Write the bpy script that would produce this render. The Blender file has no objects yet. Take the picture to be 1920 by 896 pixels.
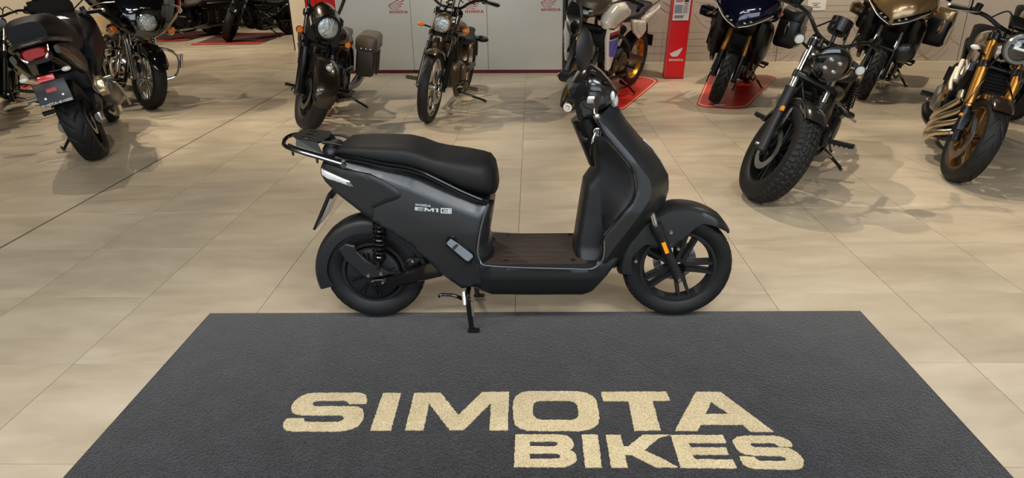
import bpy, bmesh, math, random
import numpy as np
from mathutils import Vector as V, Matrix
from mathutils.geometry import delaunay_2d_cdt
random.seed(7)
EXPOSURE = 0.42
SKY_STRENGTH = 0.3
WINDOW_POWER = 220
_w = (1.0, 0.87, 0.69)
# x, y, z of the lamp, x, y it is aimed at, power, cone, colour, lamp radius
SPOTS = [(-10.4, 2.6, 3.6, -12.9, 2.6, 300, 90, _w, .06), (-4.4, 0.4, 3.6, -3.0, 2.2, 170, 75, _w, .06), (-1.6, 0.2, 3.6, -0.8, 2.0, 65, 85, _w, .06), (1.6, 0.2, 3.6, 0.9, 2.0, 65, 85, _w, .06), (4.4, 0.6, 3.6, 2.8, 3.0, 150, 80, _w, .06),  # first spot is an added fill, brightening the left wall for the scooter mirror
         (-1.4, 5.2, 3.6, 0.0, 4.2, 110, 70, _w, .022), (0.8, 5.9, 3.6, 1.9, 4.6, 215, 58, _w, .018), (3.3, 5.6, 3.6, 1.8, 4.4, 80, 58, _w, .018), (2.3, 6.1, 3.6, 3.3, 5.0, 215, 58, _w, .018),
         (-3.4, 7.7, 3.6, -1.2, 6.9, 250, 54, _w, .016), (-4.7, 6.3, 3.6, -2.3, 6.8, 230, 54, _w, .016), (0.6, 8.2, 3.6, -1.9, 6.6, 110, 54, _w, .016), (2.8, 8.2, 3.6, 0.7, 7.5, 160, 54, _w, .016),
         (0.9, 7.4, 3.6, 2.4, 7.6, 165, 54, _w, .016), (2.6, 7.6, 3.6, 4.1, 7.4, 175, 54, _w, .016), (-5.0, 6.5, 3.6, -3.9, 5.7, 150, 56, _w, .016), (-6.0, 8.3, 3.6, -4.6, 7.4, 190, 58, _w, .016),
         (-2.6, 7.2, 3.6, -4.4, 6.6, 80, 54, _w, .016), (-1.2, 8.5, 3.6, -1.2, 10.4, 180, 75, (1.0, .95, .86), .05), (2.6, 8.4, 3.6, 2.6, 10.3, 230, 80, _w, .05), (5.6, 8.2, 3.6, 5.6, 10.0, 230, 80, _w, .05),
         (-7.4, 6.6, 3.6, -7.2, 9.8, 300, 80, _w, .05), (-4.6, 11.2, 3.6, -4.6, 11.0, 272, 90, _w, .03), (-6.6, 12.2, 3.6, -6.4, 13.6, 220, 80, _w, .03), (-4.2, 15.5, 3.6, -5.2, 14.4, 200, 80, _w, .03),
         (-8.2, 15.8, 3.6, -7.8, 15.0, 200, 80, _w, .03), (-6, 18.5, 3.6, -6, 21, 120, 90, _w, .05)]
SHEEN_FILLS = [(-1.7, 0.4), (1.7, 0.4), (0.0, -1.8)]
SHEEN_FILL_POWER = 80
PI = math.pi
sc = bpy.context.scene
COL = sc.collection

# ------------------------------------------------------------------ camera
CF, CPITCH, CYAW, CROLL, CH = 1296.08, 0.390834, 0.033802, 0.019947, 1.51818   # focal length in px of the 1920 frame, angles, height
_fw = V((-math.sin(CYAW)*math.cos(CPITCH), math.cos(CYAW)*math.cos(CPITCH), -math.sin(CPITCH)))
_r0 = V((math.cos(CYAW), math.sin(CYAW), 0)); _d0 = _fw.cross(_r0)
_rt = _r0*math.cos(CROLL) + _d0*math.sin(CROLL); _dn = _d0*math.cos(CROLL) - _r0*math.sin(CROLL)
cam = bpy.data.objects.new('camera', bpy.data.cameras.new('camera')); COL.objects.link(cam)
m = Matrix.Identity(4)
for i in range(3):
    m[i][0], m[i][1], m[i][2] = _rt[i], -_dn[i], -_fw[i]
m[2][3] = CH
cam.matrix_world = m
cam.data.sensor_width = 36.0; cam.data.lens = CF/1920*36.0; cam.data.clip_start = 0.05
sc.camera = cam

def at(px, py, axis, val):
    """photograph pixel -> point of the place on the plane x, y or z = val"""
    d = _fw + _rt*((px-960)/CF) + _dn*((py-448)/CF)
    o = V((0, 0, CH)); k = 'xyz'.index(axis)
    return o + d*((val-o[k])/d[k])

# ------------------------------------------------------------------ world, daylight and ceiling spots
sc.view_settings.view_transform = 'Standard'; sc.view_settings.look = 'None'
sc.view_settings.gamma = 1.0; sc.view_settings.use_curve_mapping = False
sc.view_settings.exposure = EXPOSURE
sc.cycles.use_denoising = True
sc.cycles.max_bounces = 8; sc.cycles.diffuse_bounces = 4; sc.cycles.glossy_bounces = 4
sc.cycles.sample_clamp_indirect = 6.0; sc.cycles.caustics_reflective = False; sc.cycles.caustics_refractive = False
w = bpy.data.worlds.new('sky'); sc.world = w; w.use_nodes = True
wn = w.node_tree
sky = wn.nodes.new('ShaderNodeTexSky'); sky.sky_type = 'HOSEK_WILKIE'; sky.turbidity = 4.0; sky.sun_direction = (0.3, 0.7, 0.64)
wn.links.new(sky.outputs[0], wn.nodes['Background'].inputs[0]); wn.nodes['Background'].inputs[1].default_value = SKY_STRENGTH

def spot_lamp(x, y, z, tx, ty, power, angle=70, col=(1.0, 0.86, 0.68), size=0.035, blend=0.55):
    l = bpy.data.lights.new('ceiling_spot', 'SPOT'); l.energy = power; l.color = col
    l.spot_size = math.radians(angle); l.spot_blend = blend; l.shadow_soft_size = size
    o = bpy.data.objects.new('ceiling_spot', l); COL.objects.link(o); o.location = (x, y, z)
    o.rotation_euler = (V((tx, ty, 0))-V((x, y, z))).to_track_quat('-Z', 'Y').to_euler()
    return o
for a in SPOTS: spot_lamp(*a)
# added cool fill lights overhead, invented to give the scooter its sheen
for x_, y_ in SHEEN_FILLS:
    pl_ = bpy.data.lights.new('sheen_fill', 'AREA'); pl_.shape = 'RECTANGLE'; pl_.size = 2.4; pl_.size_y = .6; pl_.energy = SHEEN_FILL_POWER; pl_.color = (0.92, 0.96, 1.0)
    po_ = bpy.data.objects.new('sheen_fill', pl_); COL.objects.link(po_); po_.location = (x_, y_, 3.7)
# daylight through the shop window behind the camera
wl = bpy.data.lights.new('window_daylight', 'AREA'); wl.shape = 'RECTANGLE'; wl.size = 12; wl.size_y = 2.2
wl.energy = WINDOW_POWER; wl.color = (0.78, 0.89, 1.0)
wo = bpy.data.objects.new('window_daylight', wl); COL.objects.link(wo); wo.location = (0, -4.3, 2.2); wo.rotation_euler = (math.radians(90), 0, 0)

# ------------------------------------------------------------------ helpers: materials
def C(r, g, b):
    f = lambda c: (c/12.92 if c <= .04045 else ((c+.055)/1.055)**2.4)
    return (f(r/255), f(g/255), f(b/255), 1)
MATS = {}
def mat(name, col, rough=.5, metal=0., coat=0., bump=None, var=None, trans=0., emit=None, spec=.5, coat_rough=.05, aniso=None):
    if name in MATS: return MATS[name]
    M = bpy.data.materials.new(name); M.use_nodes = True; nt = M.node_tree; N = nt.nodes; b = N['Principled BSDF']
    b.inputs['Base Color'].default_value = col; b.inputs['Roughness'].default_value = rough; b.inputs['Metallic'].default_value = metal
    b.inputs['Coat Weight'].default_value = coat; b.inputs['Coat Roughness'].default_value = coat_rough
    b.inputs['Transmission Weight'].default_value = trans; b.inputs['Specular IOR Level'].default_value = spec
    if emit: b.inputs['Emission Color'].default_value = emit[0]; b.inputs['Emission Strength'].default_value = emit[1]
    if bump or var:
        tc = N.new('ShaderNodeTexCoord')
    if bump:
        n = N.new('ShaderNodeTexNoise'); n.inputs['Scale'].default_value = bump[0]; n.inputs['Detail'].default_value = 3
        nt.links.new(tc.outputs['Object'], n.inputs['Vector'])
        bp = N.new('ShaderNodeBump'); bp.inputs['Strength'].default_value = bump[1]; bp.inputs['Distance'].default_value = bump[2] if len(bump) > 2 else .001
        nt.links.new(n.outputs['Fac'], bp.inputs['Height']); nt.links.new(bp.outputs[0], b.inputs['Normal'])
    if var:   # (scale, second colour)
        n = N.new('ShaderNodeTexNoise'); n.inputs['Scale'].default_value = var[0]; n.inputs['Detail'].default_value = 4
        nt.links.new(tc.outputs['Object'], n.inputs['Vector'])
        rp = N.new('ShaderNodeValToRGB'); rp.color_ramp.elements[0].position = .35; rp.color_ramp.elements[1].position = .68
        rp.color_ramp.elements[0].color = col; rp.color_ramp.elements[1].color = var[1]
        nt.links.new(n.outputs['Fac'], rp.inputs['Fac']); nt.links.new(rp.outputs['Color'], b.inputs['Base Color'])
    MATS[name] = M
    return M

# ------------------------------------------------------------------ helpers: meshes
def catmull(pts, k=4, closed=False):
    P = [V(p) for p in pts]; n = len(P); out = []
    if n < 3: return P
    rng = range(n if closed else n-1)
    for i in rng:
        p0 = P[(i-1) % n] if (closed or i > 0) else P[0]*2-P[1]
        p1, p2 = P[i], P[(i+1) % n]
        p3 = P[(i+2) % n] if (closed or i+2 < n) else P[-1]*2-P[-2]
        for j in range(k):
            t = j/k
            out.append(.5*((2*p1)+(p2-p0)*t+(2*p0-5*p1+4*p2-p3)*t*t+(3*p1-p0-3*p2+p3)*t**3))
    if not closed: out.append(P[-1])
    return out
def inside(loops, x, y):
    c = False
    for L in loops:
        j = len(L)-1
        for i in range(len(L)):
            xi, yi = L[i][0], L[i][1]; xj, yj = L[j][0], L[j][1]
            if (yi > y) != (yj > y) and x < (xj-xi)*(y-yi)/(yj-yi)+xi: c = not c
            j = i
    return c
def triangulate(loops, pts=(), lines=()):
    vs = []; es = []
    for L in loops:
        b = len(vs); n = len(L)
        vs += [V((p[0], p[1])) for p in L]; es += [(b+i, b+(i+1) % n) for i in range(n)]
    for L in lines:
        b = len(vs); vs += [V((p[0], p[1])) for p in L]; es += [(b+i, b+i+1) for i in range(len(L)-1)]
    vs += [V((p[0], p[1])) for p in pts]
    o = delaunay_2d_cdt(vs, es, [], 0, 1e-6)
    co = o[0]; tr = []
    for f in o[2]:
        cx = sum(co[i][0] for i in f)/len(f); cy = sum(co[i][1] for i in f)/len(f)
        if inside(loops, cx, cy): tr.append(tuple(f))
    inv = {}
    for i, src in enumerate(o[3]):
        for s_ in src: inv[s_] = i
    return [(c[0], c[1]) for c in co], tr, inv
def resample(loop, step, closed=True):
    out = []; n = len(loop)
    for i in range(n if closed else n-1):
        a, b = V(loop[i][:2]), V(loop[(i+1) % n][:2]); k = max(1, int(round((b-a).length/step)))
        out += [a.lerp(b, j/k) for j in range(k)]
    if not closed: out.append(V(loop[-1][:2]))
    return [(p[0], p[1]) for p in out]
def dist_poly(pts, line, closed=False):
    P = np.asarray(pts, float); L = np.asarray([l[:2] for l in line], float)
    A = L if closed else L[:-1]; B = np.roll(L, -1, 0) if closed else L[1:]
    best = np.full(len(P), 1e9)
    for a, b in zip(A, B):
        ab = b-a; t = np.clip(((P-a)@ab)/max(ab@ab, 1e-12), 0, 1)
        best = np.minimum(best, np.hypot(*(P-(a+t[:, None]*ab)).T))
    return best

class MB:
    """collects geometry for ONE part"""
    def __init__(s, M=None): s.v = []; s.f = []; s.M = M
    def add(s, vs, fs):
        b = len(s.v)
        if s.M is not None: s.v += [tuple(s.M @ V(p)) for p in vs]
        else: s.v += [tuple(p) for p in vs]
        s.f += [tuple(b+i for i in f) for f in fs]
        return s
    def box(s, c, size, R=None, bev=0.0):
        bm = bmesh.new(); bmesh.ops.create_cube(bm, size=1)
        for q in bm.verts: q.co = V((q.co.x*size[0], q.co.y*size[1], q.co.z*size[2]))
        if bev: bmesh.ops.bevel(bm, geom=list(bm.edges), offset=bev, segments=2, affect='EDGES', profile=.6)
        M = Matrix.Translation(c) @ (R.to_4x4() if R is not None else Matrix.Identity(4))
        bm.verts.index_update()
        s.add([M @ q.co for q in bm.verts], [[q.index for q in f.verts] for f in bm.faces]); bm.free()
        return s
    def rings(s, R, closed=False, caps=True):
        n = len(R[0]); b = []
        vs = [p for r in R for p in r]; fs = []
        m_ = len(R)
        for i in range(m_ if closed else m_-1):
            for j in range(n):
                a = i*n; c = ((i+1) % m_)*n
                fs.append((a+j, a+(j+1) % n, c+(j+1) % n, c+j))
        if caps and not closed:
            fs.append(tuple(range(n))[::-1]); fs.append(tuple((m_-1)*n+j for j in range(n)))
        return s.add(vs, fs)
    def tube(s, pts, r, n=8, k=0, closed=False, flat=1.0, up=None):
        P = catmull(pts, k, closed) if k else [V(p) for p in pts]
        m_ = len(P); rr = r if isinstance(r, (list, tuple)) else [r]*2
        R = []; prev = None
        for i in range(m_):
            if closed: t = P[(i+1) % m_]-P[i-1]
            else: t = P[min(i+1, m_-1)]-P[max(i-1, 0)]
            t = t.normalized() if t.length > 1e-9 else V((1, 0, 0))
            if prev is None:
                u = V(up) if up else (V((0, 0, 1)) if abs(t.z) < .9 else V((1, 0, 0)))
            else: u = prev
            u = u-t*u.dot(t)
            u = u.normalized() if u.length > 1e-6 else t.orthogonal().normalized()
            prev = u; w_ = t.cross(u)
            f = i/max(1, m_-1)*(len(rr)-1); a = min(int(f), len(rr)-2); rad = rr[a]+(rr[a+1]-rr[a])*(f-a)
            R.append([P[i]+(u*math.cos(2*PI*j/n)*flat+w_*math.sin(2*PI*j/n))*rad for j in range(n)])
        return s.rings(R, closed)
    def cyl(s, p0, p1, r0, r1=None, n=14):
        return s.tube([p0, p1], [r0, r1 if r1 is not None else r0], n)
    def lathe(s, prof, M=None, n=24, closed=False):
        """prof: (radius, y) around the local Y axis"""
        M = M if M is not None else Matrix.Identity(4); R = []
        for i in range(n):
            a = 2*PI*i/n; ca, sa = math.cos(a), math.sin(a)
            R.append([M @ V((r*ca, y, r*sa)) for r, y in prof])
        k = len(prof); vs = [p for r in R for p in r]; fs = []
        for i in range(n):
            for j in range(k if closed else k-1):
                a = i*k; c = ((i+1) % n)*k
                fs.append((a+j, a+(j+1) % k, c+(j+1) % k, c+j))
        return s.add(vs, fs)
    def ell(s, c, r, R=None, n=16, m_=10):
        M = Matrix.Translation(c) @ (R.to_4x4() if R is not None else Matrix.Identity(4))
        rg = []
        for i in range(1, m_):
            t = PI*i/m_
            rg.append([M @ V((r[0]*math.sin(t)*math.cos(2*PI*j/n), r[1]*math.sin(t)*math.sin(2*PI*j/n), r[2]*math.cos(t))) for j in range(n)])
        return s.rings(rg)
    def hull(s, secs, n=24, M=None, caps=True):
        """superellipse sections across X: (x, z, halfwidth, up, down[, power[, tilt]])"""
        R = []
        for q in secs:
            x, z, w_, hu, hd = q[:5]; p = q[5] if len(q) > 5 else 2.4; tilt = q[6] if len(q) > 6 else 0.; pd = q[7] if len(q) > 7 else p; pu = p
            ring = []
            for j in range(n):
                a = 2*PI*j/n; ca, sa = math.cos(a), math.sin(a); p = pu if sa > 0 else pd
                y = w_*math.copysign(abs(ca)**(2/p), ca); h = (hu if sa > 0 else hd)*math.copysign(abs(sa)**(2/p), sa)
                pt = V((x-h*math.sin(tilt), y, z+h*math.cos(tilt)))
                ring.append(M @ pt if M is not None else pt)
            R.append(ring)
        return s.rings(R, caps=caps)
    def slab(s, loops, fmap, h0, h1):
        """flat outline(s) with thickness; fmap(u, v, h) -> point"""
        co, tr, inv = triangulate(loops); n = len(co)
        s.add([fmap(u, v, h1) for u, v in co]+[fmap(u, v, h0) for u, v in co], list(tr)+[tuple(n+i for i in t[::-1]) for t in tr])
        for L in loops:
            k = len(L)
            s.add([fmap(p[0], p[1], h0) for p in L]+[fmap(p[0], p[1], h1) for p in L], [(i, (i+1) % k, k+(i+1) % k, k+i) for i in range(k)])
        return s
    def inflate(s, loop, hfun, step=.014, both=True, y0=0., creases=()):
        """side outline (x, z) given a half width hfun(P array, distance to outline)"""
        L = resample(loop, step); xs = [p[0] for p in L]; zs = [p[1] for p in L]
        pts = []
        gx = np.arange(min(xs)+step*.5, max(xs), step); gz = np.arange(min(zs)+step*.5, max(zs), step)
        G = np.array([(x, z) for x in gx for z in gz]) if len(gx)*len(gz) else np.zeros((0, 2))
        if len(G):
            d = dist_poly(G, L, True)
            for cl in creases: d = np.minimum(d, dist_poly(G, cl)*1.15)
            pts = [(g[0], g[1]) for g, dd in zip(G, d) if dd > step*.55 and inside([L], g[0], g[1])]
        co, tr, inv = triangulate([L], pts, [resample(c, step, False) for c in creases]); A = np.array(co)
        H = np.asarray(hfun(A, dist_poly(A, L, True)), float); n = len(co)
        if both:
            s.add([(c[0], y0-h, c[1]) for c, h in zip(co, H)]+[(c[0], y0+h, c[1]) for c, h in zip(co, H)],
                  list(tr)+[tuple(n+i for i in t[::-1]) for t in tr]
                  + [(inv[i], inv[(i+1) % len(L)], n+inv[(i+1) % len(L)], n+inv[i]) for i in range(len(L)) if i in inv and (i+1) % len(L) in inv])
        else:
            s.add([(c[0], y0-h, c[1]) for c, h in zip(co, H)], list(tr))
        return s
    def mirror(s):
        n = len(s.v); s.v += [(x, -y, z) for x, y, z in s.v]; s.f += [tuple(n+i for i in f[::-1]) for f in s.f]; return s
    def mesh(s, name, material, sharp=32):
        me = bpy.data.meshes.new(name); me.from_pydata(s.v, [], s.f)
        bm = bmesh.new(); bm.from_mesh(me); bmesh.ops.remove_doubles(bm, verts=bm.verts, dist=1e-5)
        bmesh.ops.recalc_face_normals(bm, faces=bm.faces); bm.to_mesh(me); bm.free()
        me.polygons.foreach_set('use_smooth', [True]*len(me.polygons))
        me.set_sharp_from_angle(angle=math.radians(sharp))
        me.materials.append(material)
        return me
    def build(s, name, material, par=None, sharp=32, label=None):
        o = bpy.data.objects.new(name, s.mesh(name, material, sharp)); COL.objects.link(o); o.parent = par
        if label: o['label'] = label
        return o
def tag(o, label, cat, group=None):
    o['label'] = label; o['category'] = cat
    if group: o['group'] = group
    return o
def struct(o, label=None):
    o['kind'] = 'structure'
    if label: o['label'] = label
    return o
def thing(name, label, cat, loc=(0, 0, 0), group=None):
    o = bpy.data.objects.new(name, None); COL.objects.link(o); o.location = loc; o.empty_display_size = .1
    return tag(o, label, cat, group)
def rotm(axis, deg): return Matrix.Rotation(math.radians(deg), 3, axis)
def lerp_tab(x, tab):
    return np.interp(x, [t[0] for t in tab], [t[1] for t in tab])
def sm(t): t = np.clip(t, 0, 1); return t*t*(3-2*t)
def rnd(d, r): return np.sqrt(np.clip(1-(1-np.clip(d/r, 0, 1))**2, 0, 1))

# ------------------------------------------------------------------ the room
def floor_mat(name, base, dark, light):
    M = bpy.data.materials.new(name); M.use_nodes = True; nt = M.node_tree; N = nt.nodes; b = N['Principled BSDF']
    g = N.new('ShaderNodeNewGeometry'); oi = N.new('ShaderNodeObjectInfo')
    mp = N.new('ShaderNodeMapping'); mp.inputs['Scale'].default_value = (1.0, 2.6, 1)
    cmb = N.new('ShaderNodeCombineXYZ'); mul = N.new('ShaderNodeMath'); mul.operation = 'MULTIPLY'; mul.inputs[1].default_value = 37.0
    nt.links.new(oi.outputs['Random'], mul.inputs[0]); nt.links.new(mul.outputs[0], cmb.inputs[2]); nt.links.new(mul.outputs[0], cmb.inputs[0])
    ad = N.new('ShaderNodeVectorMath'); ad.operation = 'ADD'
    nt.links.new(g.outputs['Position'], mp.inputs['Vector']); nt.links.new(mp.outputs[0], ad.inputs[0]); nt.links.new(cmb.outputs[0], ad.inputs[1])
    n1 = N.new('ShaderNodeTexNoise'); n1.inputs['Scale'].default_value = 1.6; n1.inputs['Detail'].default_value = 6; n1.inputs['Roughness'].default_value = .62; n1.inputs['Distortion'].default_value = .4
    nt.links.new(ad.outputs[0], n1.inputs['Vector'])
    rp = N.new('ShaderNodeValToRGB'); cr = rp.color_ramp; cr.elements[0].position = .28; cr.elements[0].color = dark; cr.elements[1].position = .72; cr.elements[1].color = light
    e = cr.elements.new(.5); e.color = base
    nt.links.new(n1.outputs['Fac'], rp.inputs['Fac']); nt.links.new(rp.outputs[0], b.inputs['Base Color'])
    rr = N.new('ShaderNodeMapRange'); rr.inputs['To Min'].default_value = .26; rr.inputs['To Max'].default_value = .40
    nt.links.new(n1.outputs['Fac'], rr.inputs['Value']); nt.links.new(rr.outputs[0], b.inputs['Roughness'])
    bp = N.new('ShaderNodeBump'); bp.inputs['Strength'].default_value = .06; bp.inputs['Distance'].default_value = .002
    nt.links.new(n1.outputs['Fac'], bp.inputs['Height']); nt.links.new(bp.outputs[0], b.inputs['Normal'])
    b.inputs['Specular IOR Level'].default_value = .42
    return M
m_tile = floor_mat('porcelain_tile', C(182, 168, 146), C(164, 150, 128), C(196, 183, 161))
m_grout = mat('grout', C(132, 116, 94), .9)
m_dark = mat('dark_grey_paint', C(58, 56, 54), .8, var=(.6, C(50, 49, 47)))
m_wallw = mat('white_laminate', C(205, 204, 196), .42, var=(.7, C(198, 197, 188)))
m_cream = mat('cream_paint', C(222, 208, 184), .6, var=(.8, C(214, 199, 174)))
m_mural = mat('printed_mural_board', C(196, 184, 168), .55, var=(1.1, C(184, 172, 158)))
m_red = mat('red_laminate', C(190, 22, 26), .35)
m_redmat = mat('red_vinyl', C(206, 50, 40), .3, var=(3.0, C(192, 38, 32)))
m_darkred = mat('dark_red_carpet', C(84, 18, 18), .7, var=(2.2, C(40, 14, 14)))
m_maroon = mat('maroon_strip', C(92, 16, 26), .5)
m_white = mat('white_print', C(232, 228, 220), .6)
m_ink = mat('ink', C(62, 52, 44), .8)
m_pencil = mat('pencil_grey', C(128, 114, 100), .8)
m_redink = mat('red_ink', C(176, 30, 40), .5)
m_trim = mat('cream_trim', C(226, 212, 186), .45)

RX0, RX1, RY0, RY1, RH = -13.0, 9.4, -5.0, 22.0, 3.8
floor = struct(MB().box(((RX0+RX1)/2, (RY0+RY1)/2, -.053), (RX1-RX0, RY1-RY0, .10)).build('floor', m_grout))
floor['label'] = 'beige porcelain tile floor'
TX, TY = -0.0878, 2.3748
tile_me = MB().box((0, 0, -.007), (.5972, .5972, .014), bev=.0008).mesh('tile', m_tile, 5)
def in_view(x, y):
    v = V((x, y, -CH)); z = v.dot(_fw)
    if z < .3: return False
    return -60 < 960+CF*v.dot(_rt)/z < 1980 and -40 < 448+CF*v.dot(_dn)/z < 960
spots = []; i0 = int((RX0-TX)/.6)-1; j0 = int((RY0-TY)/.6)-1
for i in range(i0, i0+40):
    for j in range(j0, j0+48):
        x, y = TX+.6*(i+.5), TY+.6*(j+.5)
        if RX0+.3 < x < RX1-.3 and RY0+.3 < y < RY1-.3:
            vis = any(in_view(x+a, y+b) for a in (-.25, .25) for b in (-.25, .25))
            spots.append((0 if vis else 1, math.hypot(x, y), x, y))
spots.sort()
rest = MB()
for k, (v_, d_, x, y) in enumerate(spots):
    if k < 300 and v_ == 0:
        o = bpy.data.objects.new('tile', tile_me); COL.objects.link(o); o.location = (x, y, 0); o.parent = floor
    else:
        h = .2986; rest.add([(x-h, y-h, 0), (x+h, y-h, 0), (x+h, y+h, 0), (x-h, y+h, 0), (x-h, y-h, -.003), (x+h, y-h, -.003), (x+h, y+h, -.003), (x-h, y+h, -.003)],
                            [(0, 1, 2, 3), (0, 1, 5, 4), (1, 2, 6, 5), (2, 3, 7, 6), (3, 0, 4, 7)])
o = rest.build('tile', m_tile, floor); o['kind'] = 'stuff'; o['label'] = 'more beige floor tiles further off'
# the wide dark joint that runs back through the tiles on the left
struct(MB().box((TX-3.0, 10.0, -.0012), (.016, 23.5, .003)).build('trim_1', mat('dark_joint', C(100, 86, 66), .8)), 'dark metal joint strip in the tiled floor')

struct(MB().box(((RX0+RX1)/2, (RY0+RY1)/2, RH+.06), (RX1-RX0, RY1-RY0, .12)).build('ceiling', m_dark), 'dark ceiling of the showroom')
struct(MB().box(((RX0+RX1)/2, RY1+.06, RH/2), (RX1-RX0, .12, RH)).build('wall_far', m_dark))
struct(MB().box((RX0-.06, (RY0+RY1)/2, RH/2), (.12, RY1-RY0, RH)).build('wall_side_left', m_cream))
struct(MB().box((RX1+.06, (RY0+RY1)/2, RH/2), (.12, RY1-RY0, RH)).build('wall_side_right', m_cream))
# shop-window front behind the camera: sill, lintel, mullions
fr = MB().box(((RX0+RX1)/2, RY0-.06, .15), (RX1-RX0, .12, .30)).box(((RX0+RX1)/2, RY0-.06, RH-.2), (RX1-RX0, .12, .4))
fr.box((-9.6, RY0-.06, RH/2), (6.8, .12, RH)).box((7.8, RY0-.06, RH/2), (3.2, .12, RH))
struct(fr.build('wall_front', m_cream))
wf = MB()
for x in (-6.2, -3.1, 0, 3.1, 6.2): wf.box((x, RY0-.06, 1.85), (.08, .08, 3.1))
wfo = struct(wf.build('window_1', mat('window_aluminium', C(120, 120, 122), .4, .8)), 'aluminium mullions of the shop window')

def plane_at(px, py, p0, n):
    d = _fw + _rt*((px-960)/CF) + _dn*((py-448)/CF); o = V((0, 0, CH)); p0 = V(p0); n = V(n)
    return o + d*((p0-o).dot(n)/d.dot(n))
class Board:
    """a vertical board from ground point a to b (seen from the camera side); u runs along it, v up"""
    def __init__(s, a, b): s.a = V((a[0], a[1], 0)); s.b = V((b[0], b[1], 0)); s.t = (s.b-s.a).normalized(); s.n = V((s.t.y, -s.t.x, 0)); s.L = (s.b-s.a).length
    def p(s, u, v, h): return s.a+s.t*u+s.n*h+V((0, 0, v))
    def uv(s, px, py):
        q = plane_at(px, py, s.a, s.n); return ((q-s.a).dot(s.t), q.z)
    def block(s, mb, u0, u1, v0, v1, h0, h1):
        P = [s.p(u, v, h) for h in (h0, h1) for u, v in ((u0, v0), (u1, v0), (u1, v1), (u0, v1))]
        return mb.add(P, [(0, 1, 2, 3), (4, 5, 6, 7), (0, 1, 5, 4), (1, 2, 6, 5), (2, 3, 7, 6), (3, 0, 4, 7)])
def ribbon(mb, pts, wd, f, h=.0012):
    """thin flat line along 2-D pts"""
    P = [V(p) for p in pts]
    for i in range(len(P)-1):
        d = P[i+1]-P[i]
        if d.length < 1e-5: continue
        d.normalize(); n = V((-d.y, d.x))*wd/2; e = d*wd*.4
        q = [P[i]-n-e, P[i+1]-n+e, P[i+1]+n+e, P[i]+n-e]
        mb.add([f(c.x, c.y, h) for c in q], [(0, 1, 2, 3)])
    return mb

# --- lettering (drawn outlines, unit boxes 10 x 10)
def arc(cx, cy, rx, ry, a0, a1, n=10): return [(cx+rx*math.cos(math.radians(a0+(a1-a0)*i/n)), cy+ry*math.sin(math.radians(a0+(a1-a0)*i/n))) for i in range(n+1)]
GLYPH = {
 'H': [[(0,0),(4,0),(4,1.5),(3.2,1.5),(3.2,4.2),(6.8,4.2),(6.8,1.5),(6,1.5),(6,0),(10,0),(10,1.5),(9.2,1.5),(9.2,8.5),(10,8.5),(10,10),(6,10),(6,8.5),(6.8,8.5),(6.8,5.8),(3.2,5.8),(3.2,8.5),(4,8.5),(4,10),(0,10),(0,8.5),(.8,8.5),(.8,1.5),(0,1.5)]],
 'O': [arc(5,5,5,5,0,345,23), arc(5,5,2.5,3.3,0,345,23)],
 'N': [[(0,0),(3.5,0),(3.5,1.5),(2.6,1.5),(2.6,6.5),(7.4,0),(9.2,0),(9.2,8.5),(10,8.5),(10,10),(6.5,10),(6.5,8.5),(7.4,8.5),(7.4,4),(3,10),(0,10),(0,8.5),(.8,8.5),(.8,1.5),(0,1.5)]],
 'D': [[(0,0)]+arc(5,5,5,5,-90,90)+[(0,10),(0,8.5),(.8,8.5),(.8,1.5),(0,1.5)], [(3.2,1.7)]+arc(4.8,5,2.7,3.3,-90,90)+[(3.2,8.3)]],
 'A': [[(0,0),(3.6,0),(3.6,1.4),(3,1.4),(3.4,2.6),(6.6,2.6),(7,1.4),(6.4,1.4),(6.4,0),(10,0),(10,1.4),(9.4,1.4),(6.2,10),(3.8,10),(.6,1.4),(0,1.4)], [(4,4),(6,4),(5,7.3)]],
}
def honda_word(mb, f, u0, v0, wd, ht, h):
    cw = wd/5.35
    for i, ch in enumerate('HONDA'):
        loops = [[(u0+(i*1.09*10+x)*cw/10, v0+y*ht/10) for x, y in L] for L in GLYPH[ch]]
        co, tr, inv = triangulate(loops); mb.add([f(u, v, h) for u, v in co], tr)
WING = [[(320,345),(350,300),(560,200),(940,20),(1250,-110),(1190,-30),(1110,10),(750,150),(400,310),(375,345),(380,390),(540,560),(510,570),(340,400)],
        [(395,375),(700,270),(1190,60),(1160,130),(900,215),(700,290),(430,385)], [(465,430),(800,330),(1140,215),(1070,285),(800,350),(500,430)],
        [(520,485),(760,430),(1040,365),(1000,415),(760,450),(560,495)], [(590,545),(820,515),(900,550),(600,560)]]
def wing(mb, f, u0, v0, s_, h):
    """wing emblem; s_ = metres per drawing unit, (u0, v0) = place of drawing point (840, 740)"""
    for L in WING:
        loop = [(u0+(x-840)*s_, v0-(y-740)*s_) for x, y in L]
        co, tr, inv = triangulate([loop]); mb.add([f(u, v, h) for u, v in co], tr)

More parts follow.
